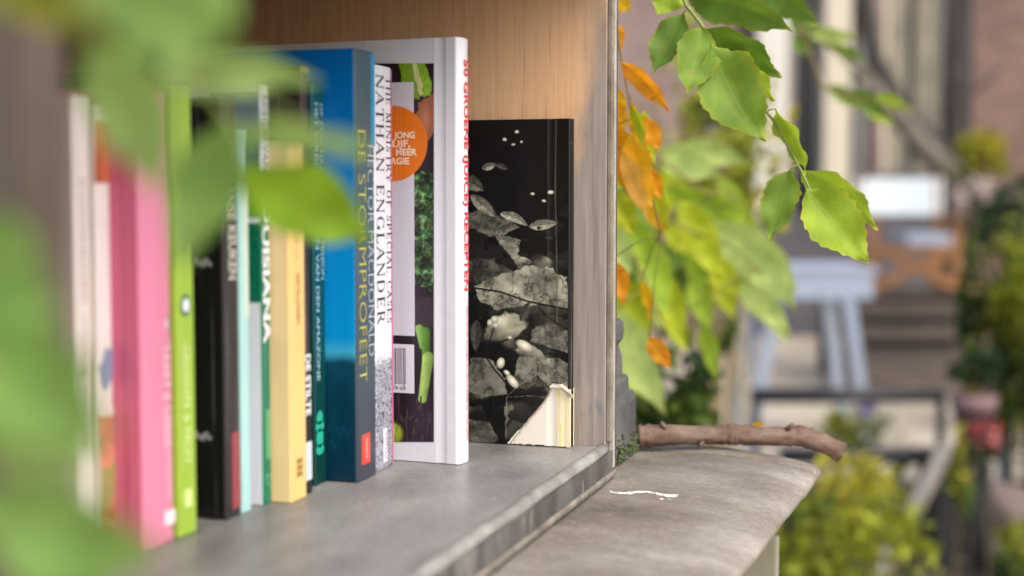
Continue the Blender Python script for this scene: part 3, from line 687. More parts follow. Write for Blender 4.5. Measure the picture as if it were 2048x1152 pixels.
# 5 black book
M_BLK = paper('card_black', (22, 21, 23), .3, .2); M_BLK2 = paper('card_black_spine', (46, 42, 44), .3, .1)
X, Y, t = -0.353, 0.624, 0.0150
b5 = book('black book with worn white lettering and a dull red strip on the spine', X, Y, t, .210, .145, M_BLK, M_BLK2, lean=0)
spine_text(b5, 'AFRIKAANSE KEUKEN', t, zat(475, 275, X, Y + .01), zat(475, 560, X, Y + .01), .34, .0080, paper('ink_bone', (196, 190, 176), .4), bold=.02)
spine_patch(b5, t, .42, .95, .004, .043, paper('ink_dullred', (146, 66, 72), .4), 'red_strip')
for py in (525, 872):
    p = on_y(405, py, Y); s_ = MB()
    for k in range(5):
        dx = -.004 + .0019 * k; s_.box(p.x - X + dx, p.x - X + dx + .0014, -.0003, 0, p.z - .0015 - .0006 * (k % 3), p.z + .002 - .0009 * ((k * 2) % 3))
    s_.build('cover_mark', paper('ink_grey', (150, 150, 146), .4), b5)
# 6 aqua book
M_AQUA = paper('card_aqua', (164, 208, 204), .4, .05)
X, Y, t = -0.3525, 0.6405, 0.0085
b6 = book('thin pale aqua paperback squeezed beside the black book', X, Y, t, .196, .14, M_AQUA, M_AQUA)
spine_patch(b6, t, .3, .95, .10, .17, paper('ink_palegreen', (196, 214, 196), .4, .1))
# 7 green guide with LOUISIANA
M_GRN = paper('card_green', (0, 112, 84), .4, .05)
X, Y, t = -0.351, 0.6595, 0.0095
b7 = book('green and white guide with LOUISIANA in white capitals on the spine', X, Y, t, .219, .145, paper('card_white', (216, 218, 226), .4, .03), M_GRN)
def cov(bk, X, Y, px0, px1, py0, py1, mat, name='printed_panel', tt=.0003):
    """panel printed on the near board, given by its picture rows and columns"""
    a = on_y(px0, py0, Y); b_ = on_y(px1, py1, Y)
    return plate(name, a.x - X, min(b_.x - X, -.0001), b_.z, a.z, 0.0, mat, bk, tt)
cov(b7, X, Y, 420, 531, 190, 262, paper('ink_steel', (104, 130, 158), .4, .3, .4, 60))
cov(b7, X, Y, 420, 531, 262, 335, paper('ink_teal_photo', (70, 120, 104), .4, .3, .4, 60))
cov(b7, X, Y, 420, 531, 335, 436, paper('ink_grass', (88, 152, 32), .4, .15, .4, 60))
cov(b7, X, Y, 420, 531, 447, 606, paper('ink_green', (0, 104, 76), .4, .05))
z0 = zat(540, 340, X, Y); spine_patch(b7, t, .03, .97, z0, .2185, paper('card_white', (222, 224, 228)), x=0)
spine_text(b7, 'REISGIDS VAN', t, zat(540, 190, X, Y), zat(540, 340, X, Y), .22, .0056, paper('ink_olive', (96, 104, 84), .4), bold=.01, x=.0005)
spine_text(b7, 'LOUISIANA', t, zat(540, 372, X, Y), zat(540, 690, X, Y), .16, .0070, I_WHITE, bold=.035, x=.0004)
spine_patch(b7, t, .35, .8, .024, .05, paper('ink_sage', (92, 158, 110), .4), 'publisher_label')
badge(b7, t, .5, .013, .0028, M_GRN, paper('ink_sage', (92, 158, 110)))
# 8 cream book
M_CRM = paper('card_cream', (228, 202, 150), .5, .05); M_CRM2 = paper('card_cream_spine', (226, 190, 120), .5, .05)
X, Y, t = -0.340, 0.6695, 0.0185
b8 = book('short cream yellow book with small brown spine print and a square stamp', X, Y, t, .190, .135, M_CRM, M_CRM2)
I_BRN = paper('ink_brown', (150, 116, 62), .4, .05)
spine_text(b8, 'VERTELLINGEN', t, zat(600, 545, X, Y + .009), zat(600, 650, X, Y + .009), .42, .0042, I_BRN, bold=.0)
spine_text(b8, 'ROMAN', t, zat(600, 400, X, Y + .009), zat(600, 520, X, Y + .009), .42, .0022, paper('ink_straw', (206, 166, 92), .4), bold=.0)
for i in range(3):
    for j in range(3):
        spine_patch(b8, t, .36 + .13 * i, .46 + .13 * i, .0125 + .0035 * j, .0152 + .0035 * j, I_BRN, 'square_stamp')
# 9 dark narrow tall book
X, Y, t = -0.342, 0.6895, 0.0085
b9 = book('tall narrow black book with a white label low on the spine', X, Y, t, .231, .150, paper('card_dark_olive', (44, 42, 34), .45, .2), paper('card_umber', (52, 34, 36), .4, .1))
spine_patch(b9, t, .02, .98, .228, .231, paper('ink_tan', (150, 120, 74), .4))
spine_patch(b9, t, .03, .97, .0003, .066, I_BLACK)
spine_text(b9, 'DE STILTE', t, zat(624, 712, X, Y), zat(624, 835, X, Y), .15, .0058, I_WHITE, bold=.03, x=.0005)
spine_patch(b9, t, .1, .9, zat(624, 965, X, Y), zat(624, 888, X, Y), paper('ink_ice', (200, 208, 214), .4, .1), 'publisher_label', x=.0004)
# 10 teal book with AMAZONE
M_TEAL = paper_ramp('card_teal', [(0.0, (2, 52, 50)), (.06, (4, 62, 60)), (.12, (6, 70, 78)), (.2, (8, 72, 80)), (.23, (6, 84, 84))], .35, .15)
X, Y, t = -0.347, 0.7130, 0.0145
b10 = book('dark teal book with two lines of pale spine lettering ending in AMAZONE', X, Y, t, .224, .145, M_TEAL, M_TEAL)
I_ICE = paper('ink_iceblue', (150, 190, 206), .4)
spine_text(b10, 'OP ZOEK NAAR DE GEHEIME MISSION', t, zat(648, 205, X, Y), zat(648, 562, X, Y), .60, .0042, I_ICE, bold=.0)
spine_text(b10, 'HET VERBORGEN LEVEN VAN DEN AMAZONE', t, zat(636, 205, X, Y), zat(636, 765, X, Y), .16, .0042, I_ICE, bold=.01)
M_JADE = paper('ink_jade', (40, 170, 142), .4, .1)
e_ = MB()
zc = zat(642, 870, X, Y)
for z_, hh, ww in ((zc + .0085, .004, .55), (zc + .0035, .003, .75), (zc - .003, .0055, .6), (zc - .0095, .003, .7)):
    e_.add([(.0003, t * (.38 + ww / 2 * math.cos(k * math.pi / 8)), z_ + hh * math.sin(k * math.pi / 8)) for k in range(16)], [tuple(range(16))])
e_.build('frog_emblem', M_JADE, b10)
# 11 blue book: De stormprofeet
M_BLUEC = paper_ramp('card_blue', [(0.0, (2, 44, 66)), (.045, (2, 52, 74)), (.068, (6, 66, 88)), (.0745, (60, 170, 210)), (.082, (0, 146, 216)), (.15, (0, 138, 212)), (.2, (0, 118, 194)), (.245, (0, 108, 186))], .3, .03, 30)
M_BLUES = paper_ramp('card_slate', [(0.0, (52, 56, 66)), (.06, (58, 70, 82)), (.14, (60, 84, 96)), (.2, (62, 84, 92)), (.245, (50, 78, 92))], .35, .06, 40)
X, Y, t = -0.328, 0.7285, 0.0265
b11 = book('tall blue paperback with HECTOR MACDONALD in white down its slate spine', X, Y, t, .2435, .150, M_BLUEC, M_BLUES, roundf=.0022)
I_YEL = paper('ink_yellow', (196, 186, 60), .4, .1)
spine_text(b11, 'DE STORMPROFEET', t, zat(727, 262, X, Y + .01), zat(727, 765, X, Y + .01), .10, .0098, I_YEL, serif=False, bold=-.018)
spine_text(b11, 'HECTOR MACDONALD', t, zat(742, 292, X, Y + .02), zat(742, 712, X, Y + .02), .58, .0082, paper('ink_silver', (196, 208, 212), .4), bold=-.02)
spine_patch(b11, t, .80, .995, .19, .2425, paper('ink_cyan', (14, 132, 176), .4, .15), 'blue_corner', x=-.0002)
M_REDL = paper('ink_red', (226, 70, 58), .4, .05)
zc = zat(728, 900, X, Y + .008)
spine_patch(b11, t, .20, .62, zc - .0085, zc + .0085, M_REDL, 'publisher_label')
spine_text(b11, 'PANTA', t, zc + .006, zc - .006, .34, .003, paper('ink_salmon', (250, 180, 160), .4), bold=.02, x=.0006)
sk = MB()
for k in range(16):
    x_ = -.045 + .0026 * k; z_ = .012 + .006 * abs(math.sin(k * 1.7)) + .001 * k
    sk.bar((x_, -.0002, z_), (x_ + .0022, -.0002, z_ + .006 * math.sin(k * 2.1)), .0002, .0005)
sk.build('faint_sketch', paper('ink_deepblue', (8, 74, 108), .4), b11)
# 12 white book: Nathan Englander
M_ENG = engraving()
X, Y, t = -0.331, 0.7610, 0.0255
b12 = book('white paperback with NATHAN ENGLANDER in serif capitals above an engraved pattern', X, Y, t, .2375, .150, paper('card_white2', (226, 224, 232), .4, .02), M_ENG, roundf=.0018)
spine_text(b12, 'NATHAN ENGLANDER', t, zat(762, 150, X, Y + .01), zat(762, 648, X, Y + .01), .09, .0112, I_NAVY, serif=True, heavy=.9)
spine_text(b12, 'THE MINISTRY OF SPECIAL CASES', t, zat(780, 155, X, Y + .02), zat(780, 648, X, Y + .02), .67, .0070, I_NAVY, serif=True, heavy=.95)
zc = zat(766, 893, X, Y + .01); spine_patch(b12, t, .42, .62, zc - .010, zc + .010, paper('ink_lilac', (224, 220, 230), .4), 'publisher_label')
put_text('label_lettering', 'VINTAGE', (.0005, .47 * t, zc + .008), (0, 0, -1), (0, 1, 0), .016, .0024, paper('ink_grey2', (120, 118, 132), .4), b12, 0.0)
MB().box(-.0008, .0002, t * .985, t + .0003, .002, .2365).build('pink_edge', paper('ink_pink', (196, 110, 150), .4), b12)
# 13 cookbook
M_CW = paper('card_white_shaded', (214, 214, 224), .3, .02); M_CS = paper('card_white_lit', (236, 236, 242), .3, .015)  # one white card: boards toned down as shaded, spine brighter as lit
X, Y, t = -0.2925, 0.7960, 0.0165
RT = -4.0
b13 = book('big white hardback cookbook with an orange disc and red spine lettering', X, Y, t, .2555, .170, M_CW, M_CS, hard=True, rot=RT)
_cr, _sr = math.cos(math.radians(RT)), math.sin(math.radians(RT))
def onb(px, py):
    """cookbook's near board: picture pixel -> the book's own x, z"""
    r = ray(px, py); nrm = Vector((_sr, -_cr, 0)); k = (Vector((X, Y, 0)) - CAM).dot(nrm) / r.dot(nrm)
    p = CAM + r * k - Vector((X, Y, .0003)); return (p.x * _cr + p.y * _sr, p.z)
def fbox(name, px0, px1, py0, py1, mat, y0, y1):
    a = onb(px0, py0); b_ = onb(px1, py1); return MB().box(a[0], b_[0], -y1, -y0, b_[1], a[1]).build(name, mat, b13)
a = Art(640, 868, 127, 884, 1.2)
a.C[:] = (40, 27, 36); a.C *= (.75 + .5 * a.fbm(60, 4, 2)[..., None])
a.blend((a.X < 868) & (a.Y > 590) & (a.Y < 650), (58, 42, 54))
def lime(P, col, seed): m = a.inside(P, 5, seed); a.blend(m, col)
lime([(800, 127), (838, 127), (846, 170), (838, 200), (815, 190), (806, 160)], (118, 158, 30), 1)
lime([(828, 127), (850, 127), (864, 165), (862, 190), (846, 194), (836, 170)], (132, 176, 40), 2)
lime([(826, 127), (834, 127), (848, 186), (842, 192), (832, 160)], (206, 206, 140), 3)
a.C *= (.86 + .28 * a.fbm(9, 3, 8)[..., None])
m = a.inside([(838, 205), (850, 196), (868, 188), (868, 262), (850, 290), (838, 300), (832, 250)], 6, 4); a.blend(m, (158, 96, 68)); 
m2 = np.clip(1 - np.hypot((a.X - 852) / 14, (a.Y - 235) / 34), 0, 1); a.blend(m2 * m, (196, 132, 100))
kale = (a.Y > 345 - 12 * a.fbm(12, 2, 11)) & (a.Y < 588 - 26 * a.fbm(16, 2, 12)) & (a.X < 868 - 3 * a.fbm(8, 2, 13))
kf = a.fbm(11, 4, 14); kg = np.abs(a.fbm(14, 3, 15) - .5) * 2
kc = np.stack([26 + 86 * kf ** 2, 42 + 106 * kf ** 1.6, 26 + 66 * kf ** 2], -1); kc = kc * (0.35 + 1.1 * np.clip((kf - .3) * 2.2, 0, 1))[..., None]
kc += (np.clip(1 - kg * 9, 0, 1) * 70)[..., None] * np.array([.9, 1, .75])
a.C = np.where(kale[..., None], kc, a.C)
for q in range(26):
    x_ = RNG.uniform(832, 866); y_ = RNG.uniform(360, 570); a.leaf((x_, y_), (x_ + RNG.uniform(-9, 9), y_ + RNG.uniform(8, 20)), 4, (70 + 40 * RNG.random(), 104 + 36 * RNG.random(), 72), q, 0, 2.5)
for (p, q_, w_, c_) in (((840, 654), (846, 690), 9, (126, 162, 84)), ((852, 660), (853, 735), 10, (84, 128, 42)), ((857, 712), (846, 797), 12, (146, 180, 88))):
    d, t_ = a.seg(p, q_); off = (a.X - (p[0] + (q_[0] - p[0]) * t_)) / w_
    m = np.clip((w_ * (1 - .25 * t_) - d) / 2, 0, 1); shd = (.72 + .35 * (1 - np.clip(off, -1, 1)) / 1.3 + .25 * (a.fbm(14, 3, 33) - .5))
    a.C = a.C * (1 - m[..., None]) + np.array(c_) * shd[..., None] * m[..., None]
d, t_ = a.seg((850, 735), (844, 790)); a.blend(np.clip((6 - d) / 6, 0, 1) * .45, (190, 206, 140))
a.blob(780, 868, 32, 30, (170, 190, 56)); a.blob(768, 872, 20, 20, (196, 176, 60))
a.blend((a.Y > 790) & (np.abs(a.fbm(30, 3, 21, 3, .3) - .5) < .03), (70, 56, 66))
c_ = [onb(640, 127), onb(868, 127), onb(640, 884), onb(868, 884)]
def cb_to(px, py): q_ = onb(px, py); return (q_[0], -.0002, q_[1])
link('food_photo', a.mesh('food_photo', cb_to), PRINT, b13)
M_LAV = paper('ink_lavender', (206, 202, 216), .35, .02)
fbox('text_panel', 640, 830, 170, 672, M_LAV, .0002, .00035); fbox('black_rule', 640, 830, 672.5, 680, I_BLACK, .0002, .0004)
fbox('barcode_panel', 640, 829, 681, 787, paper('ink_lavwhite', (214, 210, 222), .35, .02), .0002, .00035)
bc = MB(); x_ = 770.0; k = 0
while x_ < 813:
    w_ = (1.6, 1.0, 2.4, 1.2, 1.8)[k % 5]; p = onb(x_, 696); q_ = onb(x_ + w_, 768 if k % 6 else 773)
    bc.box(p[0], q_[0], -.00045, -.00034, q_[1], p[1]); x_ += w_ + (1.2, 1.9, 1.1, 2.0)[k % 4]; k += 1
bc.build('barcode', paper('ink_aubergine', (62, 42, 62), .4), b13)
p = onb(766, 778); put_text('barcode_digits', '21459 09', (p[0], -.0004, p[1]), (1, 0, 0), (0, 0, 1), onb(812, 778)[0] - p[0], .0022, I_BLACK, b13, .0)
cc = onb(787, 287); rr = onb(855, 287)[0] - cc[0]
vs = [(cc[0] + rr * math.cos(k * math.pi / 32), -.0006, cc[1] + rr * math.sin(k * math.pi / 32)) for k in range(64)]
MB().add(vs + [(v[0], -.0002, v[2]) for v in vs], [tuple(range(64))] + [(k, (k + 1) % 64, 64 + (k + 1) % 64, 64 + k) for k in range(64)]).build('orange_disc', paper('ink_orange', (226, 116, 12), .35, .03), b13)
for body, px0, px1, py in (('JONG', 789, 831, 277), ('LIJF,', 786, 822, 294), ('MEER', 793, 835, 311), ('ENERGIE', 752, 820, 329)):
    p = onb(px0, py); q_ = onb(px1, py)
    put_text('disc_lettering', body, (p[0], -.0007, p[1] ), (1, 0, 0), (0, 0, 1), q_[0] - p[0], .0040, paper('ink_peach', (252, 226, 200), .4), b13, .03)
M_RED = paper('ink_signal_red', (206, 52, 60), .4, .05)
def zs(py): return zat(929, py, X, Y + .008)
spine_text(b13, '50 GROENE (JUICE) RECEPTEN', t, zs(120), zs(583), .40, .0062, M_RED, bold=.03, x=.0013)
spine_text(b13, 'VERANTWOORD AFSLANKEN EN GEZOND BLIJVEN MET FRISSE SAPPEN', t, zs(612), zs(882), .50, .0034, M_RED, bold=.0, x=.0013)
# 14 black and white photo book
X, Y, t = on_y(1138, 893, .8725).x, 0.8725, 0.0100
M_PB = paper('card_photo_black', (20, 19, 18), .3, .2)
HB = on_y(1130, 238, Y).z
b14 = book('old black hardback photo book with a torn white corner against the plywood', X, Y, t, HB, .195, M_PB, M_PB, hard=True, roundf=.0008)
a = Art(770, 1137, 239, 890, 1.35)
a.C[:] = (12, 11, 10)
a.C += 26 * np.clip((a.Y - 330) / 250, 0, 1)[..., None] * (a.fbm(30, 3, 31) > .55)[..., None]
# rocks in the lower half
rk = np.random.default_rng(5); pts = np.stack([rk.uniform(760, 1150, 46), rk.uniform(505, 905, 46)], -1)
wx = a.X + (a.fbm(26, 3, 41) - .5) * 34; wy = a.Y + (a.fbm(26, 3, 42) - .5) * 26
D = np.stack([np.hypot((wx - p_[0]) * .8, (wy - p_[1]) * 1.25) for p_ in pts], -1); idx = D.argmin(-1); D.sort(-1)
edge = np.clip((D[..., 1] - D[..., 0]) / 9, 0, 1); sh = rk.uniform(28, 140, 46)[idx]
grad = np.clip(1.1 - (a.Y - pts[idx, 1]) / 60, .55, 1.4)
rock = sh * grad * (0.5 + .9 * a.fbm(22, 5, 44)) * (0.25 + .75 * edge)
mask = np.clip((a.Y - (515 + 40 * (a.fbm(40, 2, 45) - .5))) / 6, 0, 1)
dark = np.clip((a.fbm(60, 3, 47) - .44) * 7, 0, 1)
val = rock * (0.30 + .70 * dark)
a.C = a.C * (1 - mask[..., None]) + (val[..., None] * np.array([1.0, .98, .86])) * mask[..., None]
G = (150, 148, 132)
def poly(P, v, seed=1, wob=6, tex=16):
    m = a.inside(P, wob, seed); f = a.fbm(tex, 6, seed + 50); g = np.abs(a.fbm(tex * .8, 4, seed + 90) - .5); tone = v * (.28 + 1.15 * f) * (.55 + .45 * np.clip(g * 16, 0, 1))
    a.C = np.where(m[..., None], tone[..., None] * np.array([1, .985, .88]), a.C)
poly([(938, 430), (958, 418), (1000, 428), (1042, 452), (1010, 468), (985, 470), (950, 455), (936, 452)], 112, 3)
poly([(995, 462), (1045, 478), (1040, 508), (1075, 520), (1040, 534), (1018, 500), (996, 478)], 136, 4)
poly([(936, 525), (962, 512), (1010, 528), (1040, 545), (1000, 575), (958, 560)], 84, 5)
poly([(952, 572), (1000, 548), (1060, 528), (1098, 530), (1137, 556), (1137, 612), (1090, 606), (1040, 610), (1000, 618), (965, 600)], 150, 6, 8, 24)
poly([(1068, 655), (1100, 640), (1137, 660), (1137, 700), (1100, 690), (1064, 682)], 112, 7)
poly([(945, 716), (990, 720), (1015, 760), (1018, 788), (960, 800), (938, 780)], 118, 8, 8, 30)
poly([(1078, 716), (1120, 712), (1137, 722), (1137, 770), (1098, 768), (1080, 745)], 128, 9)
poly([(936, 842), (990, 850), (1004, 880), (990, 889), (936, 889)], 96, 10)
poly([(1040, 715), (1076, 706), (1076, 760), (1056, 780), (1030, 760)], 120, 11)
a.line([(952, 575), (1005, 582), (1060, 600), (1137, 614)], 2.2, (10, 10, 9)); a.line([(1080, 612), (1100, 632), (1137, 655)], 1.8, (12, 12, 10))
a.line([(936, 724), (965, 706), (985, 690), (1025, 676)], 2.0, (14, 13, 12)); a.line([(972, 706), (990, 736), (1025, 775)], 2.0, (14, 13, 12)); a.line([(975, 704), (988, 670), (992, 655)], 1.7, (14, 13, 12))
a.line([(1016, 889), (1018, 795), (1060, 790), (1105, 792)], .9, (150, 148, 136), .7); a.line([(1018, 795), (1040, 770), (1080, 745), (1092, 768), (1104, 786)], .8, (190, 188, 174), .7)
poly([(962, 800), (990, 808), (1014, 792), (1016, 889), (1006, 889), (985, 850), (975, 830)], 14, 14)
for k in range(60):
    x_, y_ = RNG.uniform(940, 1137), RNG.uniform(520, 885); dx, dy = RNG.normal(0, 14), RNG.normal(0, 7)
    a.line([(x_, y_), (x_ + dx, y_ + dy), (x_ + dx * 1.6, y_ + dy * .4)], .6, (16, 16, 14) if k % 3 else (176, 174, 160), .6)
# leaves and flowers
a.leaf((968, 334), (998, 326), 8, (176, 174, 156), 1); a.leaf((996, 326), (1021, 336), 6, (110, 108, 98), 2)
a.leaf((932, 352), (972, 378), 15, (124, 122, 110), 3, 0, 3); a.leaf((946, 388), (998, 432), 13, (168, 166, 148), 4)
a.leaf((1004, 424), (1060, 449), 10, (184, 182, 162), 5, -4); a.leaf((1061, 450), (1118, 442), 11, (172, 170, 152), 6)
a.leaf((1030, 440), (1000, 455), 9, (120, 118, 106), 7)
a.leaf((958, 640), (956, 705), 12, (88, 86, 78), 8); a.leaf((1045, 640), (1062, 600), 9, (92, 90, 82), 9)
for k in range(9):
    x_, y_ = RNG.uniform(1040, 1130), RNG.uniform(455, 520); a.leaf((x_, y_), (x_ + RNG.uniform(-14, 14), y_ + RNG.uniform(-10, 10)), 4, (58, 56, 52), 60 + k)
for cx, cy, rx, ry, an in ((1037, 262, 5, 4, 0), (1013, 277, 5, 4, .4), (1030, 287, 5, 2.6, 0), (1046, 282, 3, 3, 0), (1068, 385, 5, 3.2, .2), (1103, 382, 7, 4.5, 0), (1090, 399, 5, 3, .3), (984, 645, 6, 8, 0), (994, 638, 9, 8, 0), (996, 650, 7, 6, 0), (1024, 674, 5, 4, 0)):
    a.blob(cx, cy, rx, ry, (206, 204, 186), an)
for cx, cy, rx, ry, an in ((1052, 689, 20, 11, .5), (1006, 726, 9, 13, .2), (1029, 762, 19, 9, .9), (1018, 745, 8, 5, .6)):
    a.blob(cx, cy, rx, ry, (222, 219, 196), an)
# ghost of worn silver scratches
for k in range(22):
    x_, y_ = RNG.uniform(940, 1110), RNG.uniform(600, 860); a.line([(x_, y_), (x_ + RNG.uniform(-16, 16), y_ + RNG.uniform(-5, 5))], .5, (150, 148, 136), .5)
# missing corner shows white board
torn = a.inside([(1018, 889), (1060, 840), (1088, 806), (1100, 788), (1104, 772), (1112, 768), (1122, 771), (1137, 778), (1137, 889)], 4, 77)
a.blend(torn, (228, 222, 210)); a.blend(torn & (np.abs(a.X - 1121 - (a.Y - 830) * .02) < 2.2), (222, 212, 130)); a.blend(torn & (a.X > 1124), (236, 226, 186))
a.line([(1104, 772), (1098, 792), (1060, 838)], 1.0, (150, 140, 118), .6)
# wear along the joint of the board
a.line([(1113, 239), (1112, 380), (1115, 520), (1116, 640)], 1.6, (104, 103, 84), .8)
for k in range(30):
    y_ = RNG.uniform(240, 700); a.line([(1113 + RNG.uniform(0, 20), y_), (1113 + RNG.uniform(4, 24), y_ + RNG.uniform(-4, 4))], .7, (96, 94, 86), .35)
def pb_to(px, py):
    p_ = on_y(px, py, Y - .0001); zt_ = on_y(px, 239, Y).z; zb_ = on_y(px, 890, Y).z; return (min(p_.x - X, -.0009), -.0002, .0002 + (HB - .0008) * (p_.z - zb_) / (zt_ - zb_))
me = a.mesh('cover_photo', pb_to)
for v in me.vertices:      # follows the groove of the joint
    x_ = v.co.x; 
    if -.0150 < x_ < -.0076: v.co.y = -.0002 + .0006 * math.sin(math.pi * (x_ + .0150) / .0074)
link('cover_photo', me, PRINT, b14)
# torn flap of paper curling off the corner
P = [(1098, 774), (1106, 767), (1116, 769), (1124, 768), (1134, 776), (1146, 792), (1147, 797), (1138, 794), (1128, 784), (1118, 779), (1108, 780)]
front = [(on_y(x, y, Y - .0035 if k < 7 else Y - .001)) for k, (x, y) in enumerate(P)]
mb = MB().add([p_[:] for p_ in front] + [(p_.x, p_.y + .0004, p_.z) for p_ in front], [tuple(range(11)), tuple(range(11, 22))[::-1]] + [(k, (k + 1) % 11, 11 + (k + 1) % 11, 11 + k) for k in range(11)])
mb.build('torn_paper', paper('torn_white', (232, 224, 210), .7, .04), b14, True)
te = MB(); _P = [(1020, 887), (1040, 862), (1060, 838), (1074, 822), (1088, 804), (1097, 790), (1102, 776)]
for q in range(len(_P) - 1):
    for u in range(5):
        x0_ = _P[q][0] + (_P[q + 1][0] - _P[q][0]) * u / 5; y0_ = _P[q][1] + (_P[q + 1][1] - _P[q][1]) * u / 5
        x1_ = _P[q][0] + (_P[q + 1][0] - _P[q][0]) * (u + 1) / 5; y1_ = _P[q][1] + (_P[q + 1][1] - _P[q][1]) * (u + 1) / 5
        w_ = RNG.uniform(1.5, 5.5); A_ = on_y(x0_ - 1, y0_ - 1, Y - .0003); B_ = on_y(x1_ - 1, y1_ - 1, Y - .0003); C_ = on_y((x0_ + x1_) / 2 + w_, (y0_ + y1_) / 2 + w_ * .6, Y - .0016)
        te.add([A_[:], B_[:], C_[:], (A_.x, A_.y + .0003, A_.z), (B_.x, B_.y + .0003, B_.z)], [(0, 1, 2), (3, 4, 2), (0, 3, 2), (1, 2, 4)])
te.build('torn_fibres', paper('torn_grey', (196, 188, 172), .8, .1), b14, True)
MB().box(-.0020, .0006, -.0005, .0099, .0002, on_y(1140, 780, Y).z).build('bare_spine', paper('torn_cream', (226, 214, 176), .7, .06), b14)

#@@NEAR
# ================================================================== FINIAL AND STICK ON THE COPING
M_FIN = stone('dark_cast_stone', [(0.3, (62, 62, 62)), (0.5, (88, 87, 85)), (0.75, (112, 110, 106))], 40, .5, .001, .7)
fc = on_z(1278, 918, LZ); FCX, FCY = -0.264, 0.975
hw0 = on_y(1277, 850, FCY - .03).x - FCX
fin = thing('stone_finial', 'dark grey stepped stone finial standing behind the box at the stick', 'ornament', (FCX, FCY, LZ))
def sq(hw, z, r=.15):
    return [(hw * math.copysign(min(1, abs(c_)), c_), hw * math.copysign(min(1, abs(s_)), s_), z) for c_, s_ in
            [((1 + r) * math.cos(a_) * 1.25 if False else max(-1, min(1, 1.32 * math.cos(a_))), max(-1, min(1, 1.32 * math.sin(a_)))) for a_ in [2 * math.pi * k / 24 for k in range(24)]]]
def pz(py): return on_y(1250, py, FCY - .02).z - LZ
def pw(px):
    hw = .02
    for _ in range(30): hw += (px - proj((FCX + hw, FCY + hw * .93, .03))[0]) / FPX * .9
    return hw
prof = [(1279, 925), (1279, 920), (1278, 905), (1278, 812), (1274, 800), (1263, 796), (1262, 772), (1258, 766), (1249, 764), (1248, 722), (1244, 712), (1240, 704), (1242, 698), (1250, 688), (1252, 672), (1250, 656), (1243, 648), (1232, 645)]
rings = []
for px, py in prof: rings.append(sq(pw(px), max(0.0, pz(py))))
MB().loft(rings).build('stepped_block', M_FIN, fin)
moss = MB()
for k in range(260):
    p = Vector((RNG.uniform(-1, 1), RNG.uniform(-1, 1), 0)); s_ = 1 if RNG.random() < .5 else 0
    hw = pw(1279) + .0008
    if s_: p.x = hw * (1 if RNG.random() < .8 else -1); p.y *= hw
    else: p.y = -hw; p.x *= hw
    z_ = abs(RNG.normal(0, .008)); r_ = RNG.uniform(.0008, .0024)
    moss.add([(p.x - r_, p.y, z_), (p.x, p.y - r_, z_), (p.x + r_, p.y, z_), (p.x, p.y + r_, z_), (p.x, p.y, z_ + r_), (p.x, p.y, max(0, z_ - r_))],
             [(0, 1, 4), (1, 2, 4), (2, 3, 4), (3, 0, 4), (1, 0, 5), (2, 1, 5), (3, 2, 5), (0, 3, 5)])
o = moss.build('moss', plain('moss', (70, 78, 52), .95, .3, 200), fin); o['kind'] = 'stuff'

M_BARK = stone('stick_bark', [(0.28, (76, 58, 48)), (0.5, (108, 86, 74)), (0.7, (134, 114, 100)), (0.85, (156, 140, 124))], 60, .7, .0012, .75, None, (0.35, 1, 1))
stk = thing('stick', 'thick bare brown stick lying across the end of the coping', 'stick', on_z(1290, 893, LZ)[:])
sp_px = [(1276, 872, 44), (1300, 872, 43), (1340, 870, 40), (1390, 870, 38), (1440, 869, 37), (1462, 868, 44), (1480, 869, 40), (1530, 872, 37), (1575, 872, 38), (1602, 871, 41), (1630, 880, 38), (1660, 893, 37), (1684, 905, 40)]
SD = 1.035
pts = [at(x, y, SD) for x, y, w_ in sp_px]; rad = [w_ / 2 / FPX * SD for x, y, w_ in sp_px]
fp, fr = [], []
for i in range(len(pts) - 1):
    for k in range(5):
        u = k / 5; fp.append(pts[i].lerp(pts[i + 1], u)); fr.append((rad[i] * (1 - u) + rad[i + 1] * u) * (1 + .03 * math.sin(i * 3.1 + k * 1.9)))
fp.append(pts[-1]); fr.append(rad[-1])
_m = MB().tube(fp, fr, 20); _ax = fp
_m.v = [tuple(Vector(v) + (Vector(v) - fp[min(i // 20, len(fp) - 1)]) * (.10 * math.sin(i % 20 * 1.9 + (i // 20) * .35) * math.sin((i // 20) * .8 + 1) + RNG.uniform(-.05, .05))) for i, v in enumerate(_m.v)]
_m.build('stick_body', M_BARK, stk, True, True)
for (x, y, x2, y2, r_) in ((1330, 856, 1322, 844, .0016), (1575, 858, 1586, 846, .0014), (1405, 884, 1398, 893, .0013)):
    MB().tube([at(x, y, SD - .004), at(x2, y2, SD - .006)], [r_ * 1.5, r_ * .8], 8).build('twig_stub', M_BARK, stk, True, True)
nb = at(1467, 862, SD - .006); MB().lathe([(.0001, -.0012), (.0032, -.0008), (.0040, .0006), (.0030, .0018), (.0001, .0022)], 12).build('knot', stone('knot_wood', [(0.3, (120, 100, 84)), (.7, (168, 150, 132))], 200, .8, .001), stk, False, True).matrix_world = Matrix.Translation(nb) @ Matrix.Rotation(math.radians(70), 4, 'X')
e0 = pts[-1]; dn = (pts[-1] - pts[-2]).normalized()
MB().lathe([(.0068, 0), (.0070, .0006), (.005, .0009), (.0001, .0008)], 16).build('cut_end', plain('cut_wood', (150, 118, 96), .8, .2, 300), stk).matrix_world = Matrix.Translation(e0) @ dn.to_track_quat('Z', 'Y').to_matrix().to_4x4()

